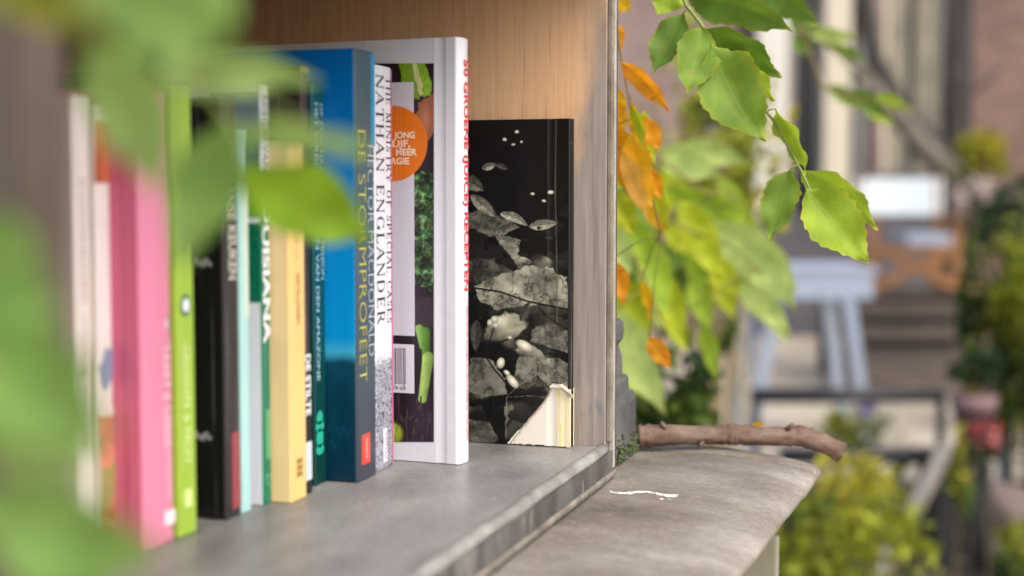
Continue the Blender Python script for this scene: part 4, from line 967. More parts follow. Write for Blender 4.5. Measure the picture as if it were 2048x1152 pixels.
#@@LEAVES
# ================================================================== LEAVES
L_GREEN = leaf_mat('leaf_green', (98, 132, 48), (140, 146, 46), (140, 166, 90), .42, (128, 108, 50))
L_MID = leaf_mat('leaf_midgreen', (118, 150, 54), (166, 168, 52), (156, 178, 100), .44, (150, 130, 56))
L_LIME = leaf_mat('leaf_lime', (152, 182, 54), (192, 186, 58), (172, 192, 104), .46)
L_PALE = leaf_mat('leaf_pale', (182, 204, 122), (194, 204, 104), (196, 212, 146), .55)
L_YG = leaf_mat('leaf_yellowgreen', (176, 190, 40), (206, 186, 40), (196, 198, 90), .5)
L_YEL = leaf_mat('leaf_yellow', (226, 180, 30), (236, 164, 30), (240, 204, 80), .6, (232, 130, 20))
L_ORG = leaf_mat('leaf_orange', (240, 164, 40), (236, 124, 24), (244, 180, 80), .6, (226, 104, 16))
L_PEACH = leaf_mat('leaf_peach', (244, 190, 96), (236, 140, 40), (248, 200, 130), .5)
L_DARK = leaf_mat('leaf_dark', (58, 104, 28), (84, 122, 36), (104, 140, 70), .4)
L_FG = leaf_mat('leaf_near', (132, 170, 88), (136, 172, 88), (140, 174, 96), .6)
L_FG2 = leaf_mat('leaf_near_bright', (164, 196, 118), (166, 198, 118), (170, 200, 124), .6)
L_NEAR3 = leaf_mat('leaf_near_vivid', (134, 172, 40), (138, 174, 42), (126, 156, 50), .45)
L_OLIVE = leaf_mat('leaf_olive', (120, 124, 34), (158, 140, 36), (150, 150, 80), .4)
M_TWIG = plain('twig_bark', (120, 104, 62), .7, .25, 90)
M_TWIGG = plain('twig_green', (126, 138, 70), .7, .2, 90)

def leaf_mesh(P0, P1, width, tilt, fold=18, curl=0.10, teeth=9, wav=0.05, seed=0, fine=True):
    """one toothed leaf blade from its base to its tip, folded along the midrib, curled and wavy"""
    r = np.random.default_rng(seed)
    P0, P1 = Vector(P0), Vector(P1); ax = P1 - P0; L = ax.length; ax = ax.normalized()
    v = ((P0 + P1) / 2 - CAM).normalized(); side = ax.cross(v).normalized()
    q = Matrix.Rotation(math.radians(tilt), 3, ax); side = q @ side; nrm = side.cross(ax).normalized()
    nl = 40 if fine else 14; nc = 4 if fine else 2
    vs, uv = [], []
    ph = r.uniform(0, 6.28); tj = r.uniform(-.25, .25, 64)
    bend = r.uniform(-.05, .05)
    for i in range(nl + 1):
        t_ = i / nl
        hw = 0.5 * width * float(np.interp(t_, (0, .03, .08, .16, .28, .42, .56, .70, .80, .88, .94, 1), (0, .16, .36, .66, .92, .98, .86, .62, .40, .22, .11, 0)))
        c_ = P0 + ax * (L * t_) + nrm * (curl * L * math.sin(math.pi * t_) ) + side * (bend * L * math.sin(math.pi * t_))
        for j in range(-nc, nc + 1):
            s_ = j / nc; w_ = hw * s_
            if abs(j) == nc and teeth and 0 < i < nl:
                tq = t_ * teeth + (0.35 if j > 0 else 0) + tj[int(t_ * teeth) % 64]; sw = tq % 1.0; w_ += math.copysign(.5 * width * (.17 if fine else .08) * (sw - .3) * min(1, hw / (.2 * width)), s_)
            up_ = abs(w_) * math.tan(math.radians(fold)) + wav * 1.5 * width * abs(s_) ** 2 * math.sin(t_ * 15 + ph + (1.5 if s_ > 0 else 0))
            adv = abs(s_) ** 1.5 * 0.02 * L
            p = c_ + side * w_ - nrm * up_ + ax * adv * math.sin(math.pi * t_)
            vs.append(p[:]); uv.append((.5 + .5 * s_, t_))
    n = 2 * nc + 1
    fs = [(i * n + j, i * n + j + 1, (i + 1) * n + j + 1, (i + 1) * n + j) for i in range(nl) for j in range(n - 1)]
    me = bpy.data.meshes.new('leaf'); me.from_pydata(vs, [], fs)
    ul = me.uv_layers.new(name='leaf'); 
    idx = np.empty(len(me.loops), int); me.loops.foreach_get('vertex_index', idx)
    ul.data.foreach_set('uv', np.array(uv)[idx].reshape(-1)); me.polygons.foreach_set('use_smooth', [True] * len(me.polygons))
    return me
def spray(label, stems, leaves, twigmat=M_TWIG, rad=0.0011, cat='branch', name='leafy_branch', group=None, fine=True, seed=0, pet=True):
    """stems: lists of (px, py, depth); leaves: (bx, by, tx, ty, wpx, depth, tilt, mat[, tip depth offset])"""
    t = thing(name, label, cat, at(*stems[0][0])[:], 0, group)
    tw = MB(); nodes = []
    for st in stems:
        P = [at(*p) for p in st]
        Q = []
        for i in range(len(P) - 1):
            for k in range(6): Q.append(P[i].lerp(P[i + 1], k / 6))
        Q.append(P[-1]); nodes += Q
        tw.tube(Q, [rad * (1.25 - .6 * k / len(Q)) * (1 + .12 * math.sin(k * 2.7)) for k in range(len(Q))], 7)
    for i, lf in enumerate(leaves):
        bx, by, tx, ty, w_, d, tilt, mat = lf[:8]; dd = lf[8] if len(lf) > 8 else 0.0
        P0, P1 = at(bx, by, d), at(tx, ty, d + dd)
        W = w_ * (1.10 if (fine or d < .6) else .92) / FPX * d / max(.35, abs(math.cos(math.radians(tilt)))) 
        me = leaf_mesh(P0, P1, W, tilt, seed=seed * 100 + i, fine=fine, fold=14 + (i * 7) % 14, curl=.05 + .03 * ((i * 5) % 4))
        link('leaf', me, mat, t, True)
        if pet:
            near = min(nodes, key=lambda q: (q - P0).length)
            if 0.0005 < (near - P0).length < .25:
                mid = (near + P0) / 2 + Vector((0, 0, (near - P0).length * .08)); tw.tube([near, mid, P0], rad * .45, 5)
    tw.build('twig', twigmat, t, True, True)
    return t
# sharp branch over the coping
spray('sharp green toothed leaves hanging from a thin twig over the coping', [
      [(1350, -60, .99), (1372, 10, .985), (1402, 48, .98), (1424, 88, .975), (1470, 150, .98), (1545, 238, .985), (1580, 300, .98), (1604, 345, .975), (1622, 384, .97)]],
     [(1366, 26, 1306, 150, 58, .985, 28, L_GREEN, -.01), (1404, 56, 1372, 188, 78, .97, -12, L_MID, -.02), (1412, 56, 1563, 158, 56, .975, 42, L_GREEN, .02),
      (1424, 92, 1532, 282, 116, .962, -8, L_MID, -.015), (1440, 96, 1552, 200, 60, .99, 50, L_LIME, .0), (1372, -4, 1590, 66, 62, .985, 38, L_GREEN, .02),
      (1352, -40, 1312, 30, 60, .99, -20, L_LIME, .0), (1548, 218, 1612, 350, 34, .98, 62, L_LIME, .0), (1580, 338, 1540, 484, 66, .975, 24, L_MID, -.01),
      (1612, 378, 1738, 526, 98, .962, -10, L_LIME, -.02), (1600, 338, 1756, 458, 56, .985, 40, L_LIME, .01), (1480, -30, 1640, 56, 60, 1.15, 20, L_GREEN, .02), (1330, -60, 1400, 0, 60, 1.0, 0, L_MID)],
     M_TWIGG, .0012, seed=1)
# orange and yellow leaves close behind the panel
spray('orange and yellow autumn leaves hanging close beside the box front', [
      [(1222, -60, 1.09), (1232, 60, 1.09), (1246, 130, 1.09), (1262, 220, 1.09), (1290, 330, 1.1), (1322, 470, 1.12)], [(1232, 60, 1.09), (1226, 200, 1.09), (1232, 300, 1.08)]],
     [(1262, 200, 1296, 330, 26, 1.12, 20, L_YEL), (1228, 380, 1268, 470, 50, 1.16, 0, L_YG), (1286, 220, 1310, 330, 30, 1.14, 0, L_YG), (1300, 400, 1330, 470, 30, 1.15, 20, L_YEL), (1232, 200, 1250, 262, 26, 1.1, 0, L_YEL), (1240, 122, 1342, 226, 34, 1.06, 30, L_ORG), (1244, 298, 1298, 444, 36, 1.06, 20, L_PEACH), (1262, 262, 1308, 420, 54, 1.09, -20, L_YEL), (1236, 250, 1270, 400, 60, 1.10, 0, L_YEL), (1290, 330, 1322, 400, 30, 1.1, 0, L_ORG), (1236, 0, 1262, 20, 30, 1.09, 0, L_YEL),
      (1222, 40, 1240, 108, 30, 1.09, 30, L_ORG), (1226, 170, 1236, 250, 34, 1.1, 0, L_YEL), (1214, 240, 1250, 360, 64, 1.1, 10, L_YEL), (1282, 236, 1322, 300, 40, 1.12, 0, L_ORG),
      (1262, 210, 1284, 300, 20, 1.08, 40, L_YG), (1300, 330, 1340, 470, 26, 1.12, 30, L_YG), (1276, 340, 1300, 400, 30, 1.12, 10, L_PEACH), (1284, 560, 1300, 640, 20, 1.2, 20, L_YEL),
      (1222, 520, 1248, 610, 40, 1.14, 0, L_ORG), (1298, 674, 1342, 738, 36, 1.18, 10, L_ORG)],
     M_TWIG, .0010, seed=2)
# green mass beside the box, a little out of focus
spray('soft lime and pale green leaves of the bush just beyond the box', [
      [(1230, 300, 1.69), (1300, 420, 1.66), (1380, 460, 1.65), (1460, 490, 1.69), (1540, 560, 1.72)], [(1230, 430, 1.62), (1290, 560, 1.62), (1340, 680, 1.62)], [(1300, 300, 1.69), (1400, 380, 1.72), (1470, 400, 1.75)]],
     [(1310, 296, 1446, 352, 70, 1.72, 10, L_PALE), (1330, 380, 1490, 432, 56, 1.77, 30, L_LIME), (1420, 440, 1592, 620, 104, 1.70, 12, L_PALE), (1390, 410, 1560, 560, 84, 1.77, -20, L_LIME),
      (1362, 400, 1444, 566, 78, 1.66, 0, L_YG), (1250, 420, 1300, 540, 60, 1.62, 20, L_LIME), (1300, 470, 1340, 640, 74, 1.68, -10, L_LIME), (1232, 440, 1256, 560, 60, 1.60, 10, L_PALE),
      (1238, 616, 1334, 832, 88, 1.57, 8, L_PALE), (1330, 540, 1372, 706, 66, 1.70, 0, L_YG), (1406, 640, 1432, 764, 40, 1.70, 25, L_LIME), (1264, 560, 1290, 700, 66, 1.70, 10, L_YG),
      (1480, 540, 1582, 664, 70, 1.80, 0, L_PALE), (1270, 380, 1320, 470, 60, 1.70, -20, L_GREEN), (1228, 700, 1270, 800, 60, 1.70, 0, L_YG), (1340, 300, 1500, 330, 60, 1.88, 10, L_PALE),
      (1440, 350, 1500, 470, 50, 1.88, 0, L_LIME), (1250, 360, 1290, 450, 70, 1.77, 0, L_GREEN), (1390, 470, 1400, 600, 60, 1.81, 0, L_LIME), (1350, 640, 1380, 700, 50, 1.81, 0, L_GREEN),
      (1360, 330, 1300, 450, 80, 1.88, 0, L_YG), (1235, 560, 1262, 700, 80, 1.88, 0, L_YG), (1300, 560, 1324, 660, 60, 1.94, 0, L_PALE), (1290, 350, 1400, 420, 70, 2.00, 0, L_PALE), (1400, 500, 1500, 600, 70, 2.00, 0, L_YG),
      (1500, 470, 1596, 590, 76, 1.94, 10, L_PALE), (1450, 430, 1540, 500, 60, 2.00, 0, L_LIME), (1330, 440, 1390, 520, 60, 2.00, 0, L_YG), (1232, 330, 1280, 440, 80, 2.00, 0, L_LIME), (1380, 560, 1420, 660, 56, 2.00, 0, L_LIME),
      (1520, 560, 1580, 690, 50, 2.00, 0, L_PALE), (1240, 660, 1290, 770, 60, 1.94, 0, L_LIME), (1300, 440, 1250, 520, 70, 2.00, 0, L_YG), (1430, 540, 1470, 640, 50, 2.06, 0, L_YG), (1360, 470, 1330, 560, 60, 2.06, 0, L_GREEN), (1270, 500, 1300, 580, 56, 2.06, 0, L_GREEN)],
     M_TWIG, .0016, seed=3, fine=False)
spray('small green leaf sprays reaching in front of the facade pilasters', [
      [(1500, -80, 2.1), (1600, 40, 2.1), (1700, 130, 2.15), (1740, 170, 2.2)], [(1600, 40, 2.1), (1640, 170, 2.1), (1720, 200, 2.1), (1820, 220, 2.1)]],
     [(1580, 20, 1640, 60, 60, 2.1, 0, L_GREEN), (1610, 60, 1720, 76, 36, 2.1, 20, L_PALE), (1590, 70, 1620, 110, 40, 2.1, 0, L_GREEN), (1650, 90, 1735, 125, 26, 2.2, 20, L_MID),
      (1655, 170, 1730, 215, 34, 2.1, 0, L_MID), (1700, 180, 1770, 235, 40, 2.1, 10, L_GREEN), (1750, 190, 1828, 224, 30, 2.1, 10, L_LIME), (1660, 190, 1700, 180, 24, 2.1, 0, L_PALE), (1730, 215, 1790, 250, 24, 2.2, 0, L_LIME)],
     M_TWIG, .002, seed=4, fine=False)
# strongly blurred leaves in the foreground
spray('blurred green leaf reaching right across the book spines with paler leaves behind', [
      [(300, -200, .335), (360, 60, .35), (430, 210, .365), (500, 330, .38)], [(360, 60, .35), (330, 140, .35)], [(430, 210, .365), (480, 270, .375)]],
     [(482, 345, 748, 488, 150, .42, 10, L_NEAR3, .03), (310, 158, 640, 160, 88, .365, 25, L_FG2, .02), (470, 262, 705, 300, 60, .35, 40, L_FG2, .0), (462, 240, 350, 545, 128, .365, 15, L_FG, .0), (380, 40, 330, 160, 60, .335, 30, L_FG2, .0), (640, 270, 745, 310, 40, .335, 30, L_FG2)],
     M_TWIGG, .0009, fine=False, seed=5)
spray('large blurred green leaves hanging over the upper corner of the box', [
      [(120, -200, .275), (160, 40, .275), (200, 110, .285)], [(160, -100, .275), (300, -60, .27), (380, -20, .27)]],
     [(430, -110, 250, 130, 240, .27, 10, L_FG, .0), (185, 70, 320, 400, 150, .295, 15, L_FG2, .02), (30, -60, 200, 60, 110, .275, 20, L_OLIVE, .0), (-40, -90, 60, 40, 110, .275, 20, L_OLIVE, .0), (240, -90, 200, 60, 120, .28, 10, L_FG2, .0)],
     M_TWIGG, .0009, fine=False, seed=6)
spray('blurred green leaves crowding the near panel low down', [
      [(-160, 400, .25), (-60, 560, .25), (-30, 800, .25), (40, 1100, .255)]],
     [(-130, 470, 110, 640, 230, .255, 10, L_FG, .0), (-80, 700, 235, 880, 200, .25, 10, L_FG, .0), (-40, 830, 190, 700, 150, .27, 20, L_FG, .0), (-60, 1010, 340, 1120, 190, .25, 10, L_FG, .0), (-60, 560, 130, 760, 170, .26, 30, L_FG, .0), (-50, 860, 210, 930, 120, .255, 10, L_FG2, .0), (40, 1120, 240, 1220, 160, .255, 10, L_FG, .0)],
     M_TWIGG, .0009, fine=False, seed=7)

fl = thing('fallen_leaf', 'small yellow leaf caught on top of the brown stick', 'leaf', at(1515, 850, SD)[:])
link('blade', leaf_mesh(at(1500, 856, SD), at(1530, 846, SD), .006, 35, fine=False), L_YEL, fl, True)
#@@FAR
# ================================================================== FAR THINGS
def leaf_cloud(rx, ry, rz, c, n, size, seed, flat=0.0):
    r = np.random.default_rng(seed); vs = []; fs = []
    cl = r.normal(0, .55, (max(5, n // 60), 3))
    for i in range(n):
        k = cl[r.integers(len(cl))]; p = k + r.normal(0, .26, 3)
        nn = np.linalg.norm(p); 
        if nn > 1.15: p *= 1.15 / nn
        p = np.array([c[0] + p[0] * rx, c[1] + p[1] * ry, max(.03, c[2] + p[2] * rz)])
        a_ = r.normal(0, 1, 3); a_ /= np.linalg.norm(a_); b_ = np.cross(a_, r.normal(0, 1, 3)); b_ /= np.linalg.norm(b_); s_ = size * r.uniform(.6, 1.3)
        k0 = len(vs); nrm = np.cross(a_, b_) * s_ * .15
        vs += [tuple(p - a_ * s_), tuple(p - b_ * s_ * .45 - nrm), tuple(p + a_ * s_), tuple(p + b_ * s_ * .45 - nrm)]
        fs += [(k0, k0 + 1, k0 + 2), (k0, k0 + 2, k0 + 3)]
    return vs, fs
def F_MAT(name, c):
    if name in MATS: return MATS[name]
    m, n, l, b = base_mat(name, .5, .35); c = lin(c)
    g_ = n.new('ShaderNodeNewGeometry')
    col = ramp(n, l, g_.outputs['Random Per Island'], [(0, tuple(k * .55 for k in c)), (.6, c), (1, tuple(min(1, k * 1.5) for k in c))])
    l.new(col, b.inputs['Base Color'])
    tr = n.new('ShaderNodeBsdfTranslucent'); l.new(col, tr.inputs['Color']); mx = n.new('ShaderNodeMixShader'); mx.inputs[0].default_value = .35
    l.new(b.outputs[0], mx.inputs[1]); l.new(tr.outputs[0], mx.inputs[2]); l.new(mx.outputs[0], n['Material Output'].inputs['Surface'])
    MATS[name] = m; return m
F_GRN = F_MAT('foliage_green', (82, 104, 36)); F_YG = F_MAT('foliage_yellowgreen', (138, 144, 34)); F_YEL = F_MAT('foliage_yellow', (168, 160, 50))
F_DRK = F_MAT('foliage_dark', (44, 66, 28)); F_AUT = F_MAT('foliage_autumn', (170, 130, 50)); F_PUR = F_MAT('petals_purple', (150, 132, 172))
F_RED = F_MAT('petals_red', (208, 78, 84)); F_PINK = F_MAT('petals_pale', (196, 180, 172))
def shrub(name, label, px, py, d, rx, ry, rz, layers, cat='shrub', group=None, stems=5, base=GZ, thin=1.0):
    """layers: (material, count, leaf size, dx, dz, scale)"""
    c = at(px, py, d); t = thing(name, label, cat, (c.x, c.y, base), TH, group); zc = c.z - base
    for i, (mat, n_, size, dx, dz, sc_) in enumerate(layers):
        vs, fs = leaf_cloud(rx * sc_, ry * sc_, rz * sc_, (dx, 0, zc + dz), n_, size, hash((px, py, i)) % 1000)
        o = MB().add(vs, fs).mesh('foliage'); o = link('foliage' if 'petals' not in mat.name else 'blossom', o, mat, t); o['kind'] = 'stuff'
    st = MB()
    for k in range(stems):
        a_ = RNG.uniform(0, 6.28); st.tube([(.03 * math.cos(a_), .03 * math.sin(a_), 0), (.3 * rx * math.cos(a_), .3 * ry * math.sin(a_), zc * .6), (.6 * rx * math.cos(a_), .6 * ry * math.sin(a_), zc)], [.012 * thin, .009 * thin, .004 * thin], 6)
    st.build('stem', M_TWIG, t)
    return t
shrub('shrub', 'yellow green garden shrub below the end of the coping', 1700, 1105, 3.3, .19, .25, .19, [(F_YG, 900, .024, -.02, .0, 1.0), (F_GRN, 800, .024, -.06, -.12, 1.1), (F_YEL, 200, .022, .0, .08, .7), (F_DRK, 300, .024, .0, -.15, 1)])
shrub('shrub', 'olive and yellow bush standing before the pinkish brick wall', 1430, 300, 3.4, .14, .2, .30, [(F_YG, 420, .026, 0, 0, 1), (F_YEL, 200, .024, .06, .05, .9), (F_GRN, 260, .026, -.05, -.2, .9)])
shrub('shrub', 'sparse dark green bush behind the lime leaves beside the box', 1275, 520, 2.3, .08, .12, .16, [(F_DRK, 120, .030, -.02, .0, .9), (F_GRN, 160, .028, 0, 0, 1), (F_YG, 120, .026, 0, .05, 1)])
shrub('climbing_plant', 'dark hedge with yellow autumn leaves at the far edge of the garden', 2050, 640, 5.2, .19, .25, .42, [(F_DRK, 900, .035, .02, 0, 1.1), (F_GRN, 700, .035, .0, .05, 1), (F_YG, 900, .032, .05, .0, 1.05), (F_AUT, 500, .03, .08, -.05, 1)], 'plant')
shrub('shrub', 'low shrub with yellow leaves at the foot of the hedge', 2085, 1120, 4.3, .12, .2, .10, [(F_YG, 300, .025, 0, 0, 1), (F_GRN, 300, .03, 0, 0, 1)])
shrub('flowering_plant', 'small purple flowering plant between the black rails', 1735, 850, 4.95, .12, .1, .10, [(F_PUR, 40, .018, 0, .06, .3), (F_YG, 200, .022, -.06, -.02, 1), (F_GRN, 260, .022, 0, -.08, 1.1)], 'plant')
shrub('shrub', 'yellow topped plant in front of the red brick beside the tree', 1955, 308, 8.2, .17, .15, .11, [(F_YEL, 420, .035, 0, .02, 1), (F_YG, 200, .035, .03, -.04, 1)], base=at(1955, 308, 8.2).z - .9)
shrub('flowering_plant', 'pale blossoming plant beyond the folding chair', 1965, 400, 8.0, .13, .12, .13, [(F_PINK, 520, .03, 0, 0, 1), (F_DRK, 120, .03, 0, -.1, 1)], 'plant')
shrub('shrub', 'small dark green leafy plant behind the stick', 1330, 790, 2.0, .07, .06, .06, [(F_GRN, 260, .02, 0, 0, 1), (F_DRK, 160, .02, 0, 0, 1)])

# tree before the facade
M_TRK = stone('tree_bark', [(0.3, (42, 39, 37)), (0.5, (62, 58, 54)), (0.75, (88, 82, 76))], 6, 1.0, .02, .9)
M_TRK2 = stone('pale_bark', [(0.3, (84, 78, 70)), (0.5, (110, 103, 93)), (0.75, (136, 128, 116))], 6, 1.0, .02, .9)
tr = thing('bare_tree', 'bare grey tree forking before the curtained window of the facade', 'tree', (at(1905, 700, 9.6).x, at(1905, 700, 9.6).y, GZ))
T = lambda x, y, d=9.6: at(x, y, d)
tt = MB(); b0 = T(1905, 760); b0.z = GZ
tt.tube([b0, T(1903, 520), T(1900, 400), T(1898, 330)], [.13, .11, .10, .10], 12); tt.build('trunk', M_TRK, tr, True, True)
MB().tube([T(1898, 335), T(1860, 290), T(1800, 230), T(1750, 120), T(1725, -20), T(1700, -220)], [.10, .10, .085, .07, .06, .04], 10).build('limb', M_TRK, tr, True, True)
MB().tube([T(1898, 345, 9.5), T(1850, 300, 9.4), T(1790, 225, 9.3), T(1730, 150, 9.3), T(1640, 60, 9.3), T(1500, -120, 9.3)], [.09, .075, .06, .035, .02, .012], 10).build('limb', M_TRK2, tr, True, True)
MB().tube([T(1900, 345), T(1908, 200), T(1925, 0), T(1950, -220)], [.09, .05, .04, .02], 10).build('limb', M_TRK, tr, True, True)
MB().tube([T(1904, 250), T(1940, 190), T(2010, 130)], [.025, .018, .01], 8).build('limb', M_TRK, tr, True, True)

# plank platform with chair
PD = 8.7
def local(thing_d): return Vector((-math.sin(TH) * thing_d, math.cos(TH) * thing_d, 0))
cpt = at(1810, 600, PD); ptop = at(1810, 588, PD).z
M_DECK = stone('deck_wood', [(0.3, (66, 58, 52)), (0.55, (90, 80, 72)), (0.75, (110, 99, 90))], 10, .6, .004, .85, None, (.2, 1, 1))
pf = thing('plank_platform', 'grey plank platform carrying the wooden folding chair', 'platform', (cpt.x, cpt.y, GZ), TH)
hw_ = (1935 - 1690) / 2 / FPX * PD; hh = ptop - GZ
def shared(name, me, parent, locs, mat):
    me.materials.append(mat)
    for p in locs:
        o = bpy.data.objects.new(name, me); COL.objects.link(o); o.parent = parent; o.location = p
bh = hh / 4
shared('plank', MB().box(-hw_, hw_, 0, .022, 0, bh * .6, bev=.003).mesh('plank'), pf, [(0, -.03 * (3 - k), .006 + k * bh) for k in range(4)], M_DECK)
MB().box(-hw_ + .01, hw_ - .01, .03, .05, 0, hh - .03).build('gap_shade_board', plain('gap_shade', (44, 38, 34), .8, .2), pf)  # added dark sheet; its colour stands for the shade in the plank gaps
shared('deck_board', MB().box(-hw_, hw_, 0, .11, 0, .022, bev=.003).mesh('deck_board'), pf, [(0, -.015 + k * .118, hh - .022) for k in range(7)], M_DECK)
shared('post', MB().box(-.03, .03, 0, .06, 0, hh - .024).mesh('post'), pf, [(-hw_ + .04, .024, 0), (hw_ - .04, .024, 0), (-hw_ + .04, .7, 0), (hw_ - .04, .7, 0)], M_DECK)
MB().box(-hw_ - .05, hw_ + .02, -.34, -.02, 0, .16, bev=.006).build('step', M_DECK, pf)

M_CHW = stone('chair_wood', [(0.3, (112, 76, 48)), (0.55, (140, 98, 62)), (0.75, (164, 120, 80))], 18, .3, .002, .5)
M_CANV = plain('canvas_white', (196, 206, 210), .8, .05, 20)
M_SEAT = plain('canvas_paleblue', (150, 160, 176), .8, .06, 20)
ch = thing('folding_chair', 'wooden director chair with white canvas back on the plank platform', 'chair', (at(1832, 600, PD).x + .0, at(1832, 600, PD).y, ptop + .001), TH)
wch = .255
def CZc(py): return at(1832, py, PD).z - ptop
for s_ in (-1, 1):
    MB().box(s_ * wch - .028, s_ * wch + .028, .02, .06, .03, CZc(440), bev=.003).build('leg', M_CHW, ch)
    MB().box(s_ * wch - .028, s_ * wch + .028, .42, .46, .03, CZc(352), bev=.003).build('leg', M_CHW, ch)
    MB().box(s_ * wch - .03, s_ * wch + .03, -.01, .48, CZc(440), CZc(440) + .025, bev=.004).build('armrest', M_CHW, ch)
    MB().box(s_ * wch - .022, s_ * wch + .022, -.02, .5, 0, .03, bev=.004).build('foot_rail', M_CHW, ch)
for y_ in (.0,):
    a1 = (-wch, y_, .04); b1_ = (wch, y_, CZc(495))
    MB().bar(a1, b1_, .022, .06).build('cross_brace', M_CHW, ch); MB().bar((wch, y_ + .021, .04), (-wch, y_ + .021, CZc(495)), .022, .06).build('cross_brace', M_CHW, ch)
MB().box(-.05, wch - .03, .03, .43, CZc(492), CZc(468), bev=.004).build('seat', M_SEAT, ch)
MB().box(-wch + .03, wch - .03, .0, .02, CZc(505), CZc(492), bev=.002).build('stretcher', M_CHW, ch)
bk_ = MB(); nseg = 12
for k in range(nseg):
    x0 = -wch - .02 + (2 * wch + .04) * k / nseg; x1 = -wch - .02 + (2 * wch + .04) * (k + 1) / nseg
    y0 = .415 + .03 * math.sin(math.pi * k / nseg); y1 = .415 + .03 * math.sin(math.pi * (k + 1) / nseg)
    bk_.add([(x0, y0, CZc(432)), (x1, y1, CZc(432)), (x1, y1, CZc(356)), (x0, y0, CZc(356)), (x0, y0 + .004, CZc(432)), (x1, y1 + .004, CZc(432)), (x1, y1 + .004, CZc(356)), (x0, y0 + .004, CZc(356))],
            [(0, 1, 2, 3), (4, 7, 6, 5), (3, 2, 6, 7), (0, 4, 5, 1)])
bk_.build('backrest', M_CANV, ch)

# pale blue garden table
M_TBL = plain('table_paint', (146, 156, 172), .5, .08, 8)
TD = 6.6; tz = at(1600, 530, TD).z - GZ
tb = thing('garden_table', 'pale blue painted garden table standing on the paving', 'table', (at(1605, 600, TD).x, at(1605, 600, TD).y, GZ), TH)
hwt = (1735 - 1490) / 2 / FPX * TD
shared('table_slat', MB().box(-hwt, hwt, 0, .085, 0, .022, bev=.003).mesh('table_slat'), tb, [(0, -.26 + .095 * k, tz - .022) for k in range(6)], M_TBL)
MB().box(-hwt + .02, hwt - .02, -.25, -.23, tz - .14, tz - .024, bev=.002).build('apron', M_TBL, tb)
for sx in (-1, 1):
    for y_ in (-.22, .24):
        MB().bar((sx * (hwt - .02) - (.0 if sx > 0 else .02), y_, 0), (sx * (hwt - .14), y_, tz - .025), .05, .05).build('leg', M_TBL, tb)
# black low railing
RD = 4.7
rl = thing('black_railing', 'low black metal railing crossing the garden behind the shrubs', 'railing', (at(1690, 900, RD).x, at(1690, 900, RD).y, GZ), TH)
def rx_(px): return (px - 1690) / FPX * RD
for py, r_ in ((790, .026), (912, .030)):
    z_ = at(1690, py, RD).z - GZ; x0 = rx_(1500 if py == 790 else 1560)
    MB().tube([(x0, 0, z_), (rx_(1885), 0, z_)], r_, 10).build('rail', M_BLACKP, rl, False, True)
for px in (1510, 1880): MB().box(rx_(px) - .012, rx_(px) + .012, -.012, .012, 0, at(1690, 785, RD).z - GZ).build('post', M_BLACKP, rl)
# grey wooden trellis gate frame
GD = 2.6
gf = thing('trellis_gate', 'weathered thin grey trellis gate standing behind the stick', 'gate', (at(1400, 700, GD).x, at(1400, 700, GD).y, GZ), TH)
def gx(px): return (px - 1400) / FPX * GD
zt = at(1400, 634, GD).z - GZ; M_GW = plain('grey_wood', (134, 128, 112), .8, .15, 30)
MB().tube([(gx(1150), 0, zt), (gx(1490), 0, zt + .002)], .007, 8).build('rail', plain('brown_rod', (92, 84, 66), .7, .2, 30), gf, False, True)
MB().box(gx(1478), gx(1494), -.006, .008, 0, zt + .03, bev=.001).build('post', M_GW, gf); MB().box(gx(1150) - .01, gx(1150), -.006, .008, 0, zt + .03, bev=.001).build('post', M_GW, gf)
# leaning board
ld = thing('leaning_board', 'pale grey board leaning diagonally before the black stand', 'board', (at(1775, 1150, 4.2).x, at(1775, 1150, 4.2).y, GZ))
p0 = at(1700, 1260, 4.0); p1 = at(1893, 895, 4.35)
MB().bar(p0, p1, .045, .02).build('plank', plain('grey_board', (142, 134, 124), .8, .15, 10), ld, True)
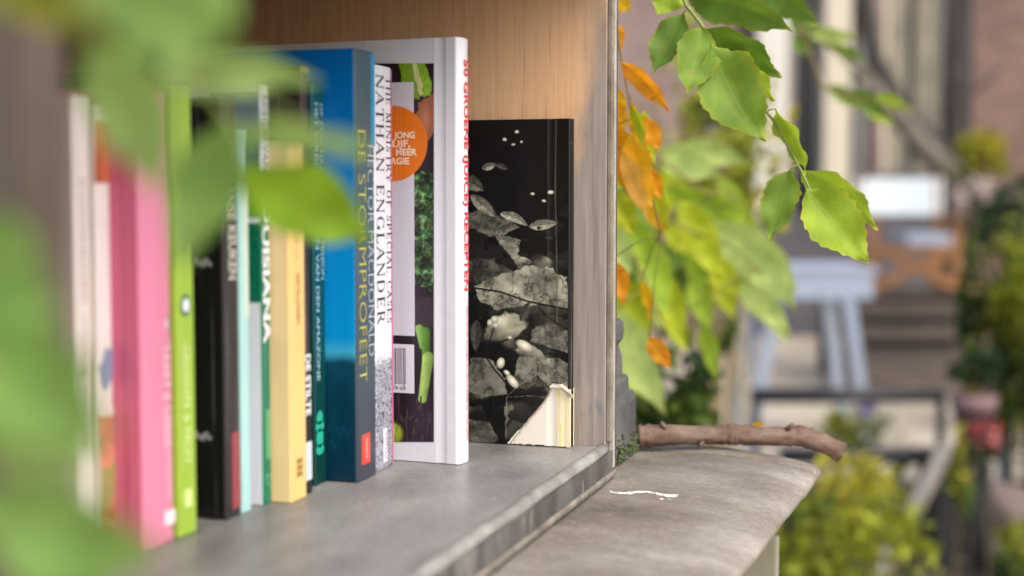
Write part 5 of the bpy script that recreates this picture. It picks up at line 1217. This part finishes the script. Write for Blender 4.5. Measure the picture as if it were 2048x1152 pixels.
# black plant stand with pot
SD2 = 4.4
ps = thing('plant_stand', 'black metal plant stand at the foot of the hedge', 'stand', (at(1925, 1100, SD2).x, at(1925, 1100, SD2).y, GZ), TH)
def sx_(px): return (px - 1925) / FPX * SD2
ztp = at(1925, 935, SD2).z - GZ
for px in (1888, 1960):
    for y_ in (0, .2): MB().box(sx_(px) - .026, sx_(px) + .026, y_ - .014, y_ + .014, 0, ztp, bev=.002).build('leg', M_BLACKP, ps)
MB().box(sx_(1872), sx_(1976), -.03, .24, ztp, ztp + .02, bev=.002).build('tray', M_BLACKP, ps)
PT = 4.55
pot = thing('flower_pot', 'mauve brown flower pot standing on the black plant stand', 'pot', (at(1945, 900, SD2).x, at(1945, 900, SD2).y, GZ + ztp + .021))
hp = at(1945, 788, SD2).z - (GZ + ztp + .021)
MB().lathe([(.045, 0), (.058, hp * .75), (.068, hp * .76), (.070, hp), (.060, hp), (.056, hp * .8), (.0001, hp * .8)], 20).build('bowl', plain('mauve_clay', (118, 92, 92), .7, .1, 30), pot, False, True)
shrub('potted_plant', 'dark leafy plant growing out of the mauve flower pot', 1945, 735, SD2, .07, .07, .06, [(F_DRK, 260, .022, 0, 0, 1), (F_GRN, 60, .02, 0, .02, 1)], 'plant', base=GZ + ztp + .021 + hp * .8, stems=3)
shrub('flowering_plant', 'red flowers hanging below the mauve pot on the stand', 1970, 872, 4.2, .04, .03, .05, [(F_RED, 42, .013, 0, 0, 1), (F_DRK, 60, .02, 0, -.05, 1)], 'plant', stems=1, thin=.2)
shrub('flowering_plant', 'small yellow leaved plant climbing in front of the black stand', 1922, 940, 4.1, .03, .03, .11, [(F_YEL, 90, .02, 0, 0, 1), (F_GRN, 90, .02, 0, -.05, 1)], 'plant', stems=1, thin=.2)
st_ = thing('garden_stone', 'round pinkish stone on the ground by the plant stand', 'stone', (at(2005, 1000, 5.0).x, at(2005, 1000, 5.0).y, GZ))
bm = bmesh.new(); bmesh.ops.create_icosphere(bm, subdivisions=3, radius=1)
for v in bm.verts: v.co = Vector((v.co.x * .12, v.co.y * .1, .09 + v.co.z * .10)) * (1 + .06 * math.sin(v.co.x * 5 + v.co.z * 4))
me = bpy.data.meshes.new('rock'); bm.to_mesh(me); bm.free(); link('rock', me, stone('pink_stone', [(0.3, (90, 76, 70)), (.7, (120, 106, 98))], 12), st_, False, True)
gp = thing('garden_post', 'slim slate blue post rising among the hedge leaves', 'post', (at(2018, 500, 5.4).x, at(2018, 500, 5.4).y, GZ), TH)
MB().box(-.02, .02, -.02, .02, 0, at(2018, 400, 5.4).z - GZ, bev=.003).build('shaft', plain('slate_paint', (84, 94, 108), .5, .1, 10), gp)
MB().box(-.026, .026, -.026, .026, at(2018, 400, 5.4).z - GZ, at(2018, 396, 5.4).z - GZ, bev=.002).build('cap', plain('slate_paint', (84, 94, 108)), gp)
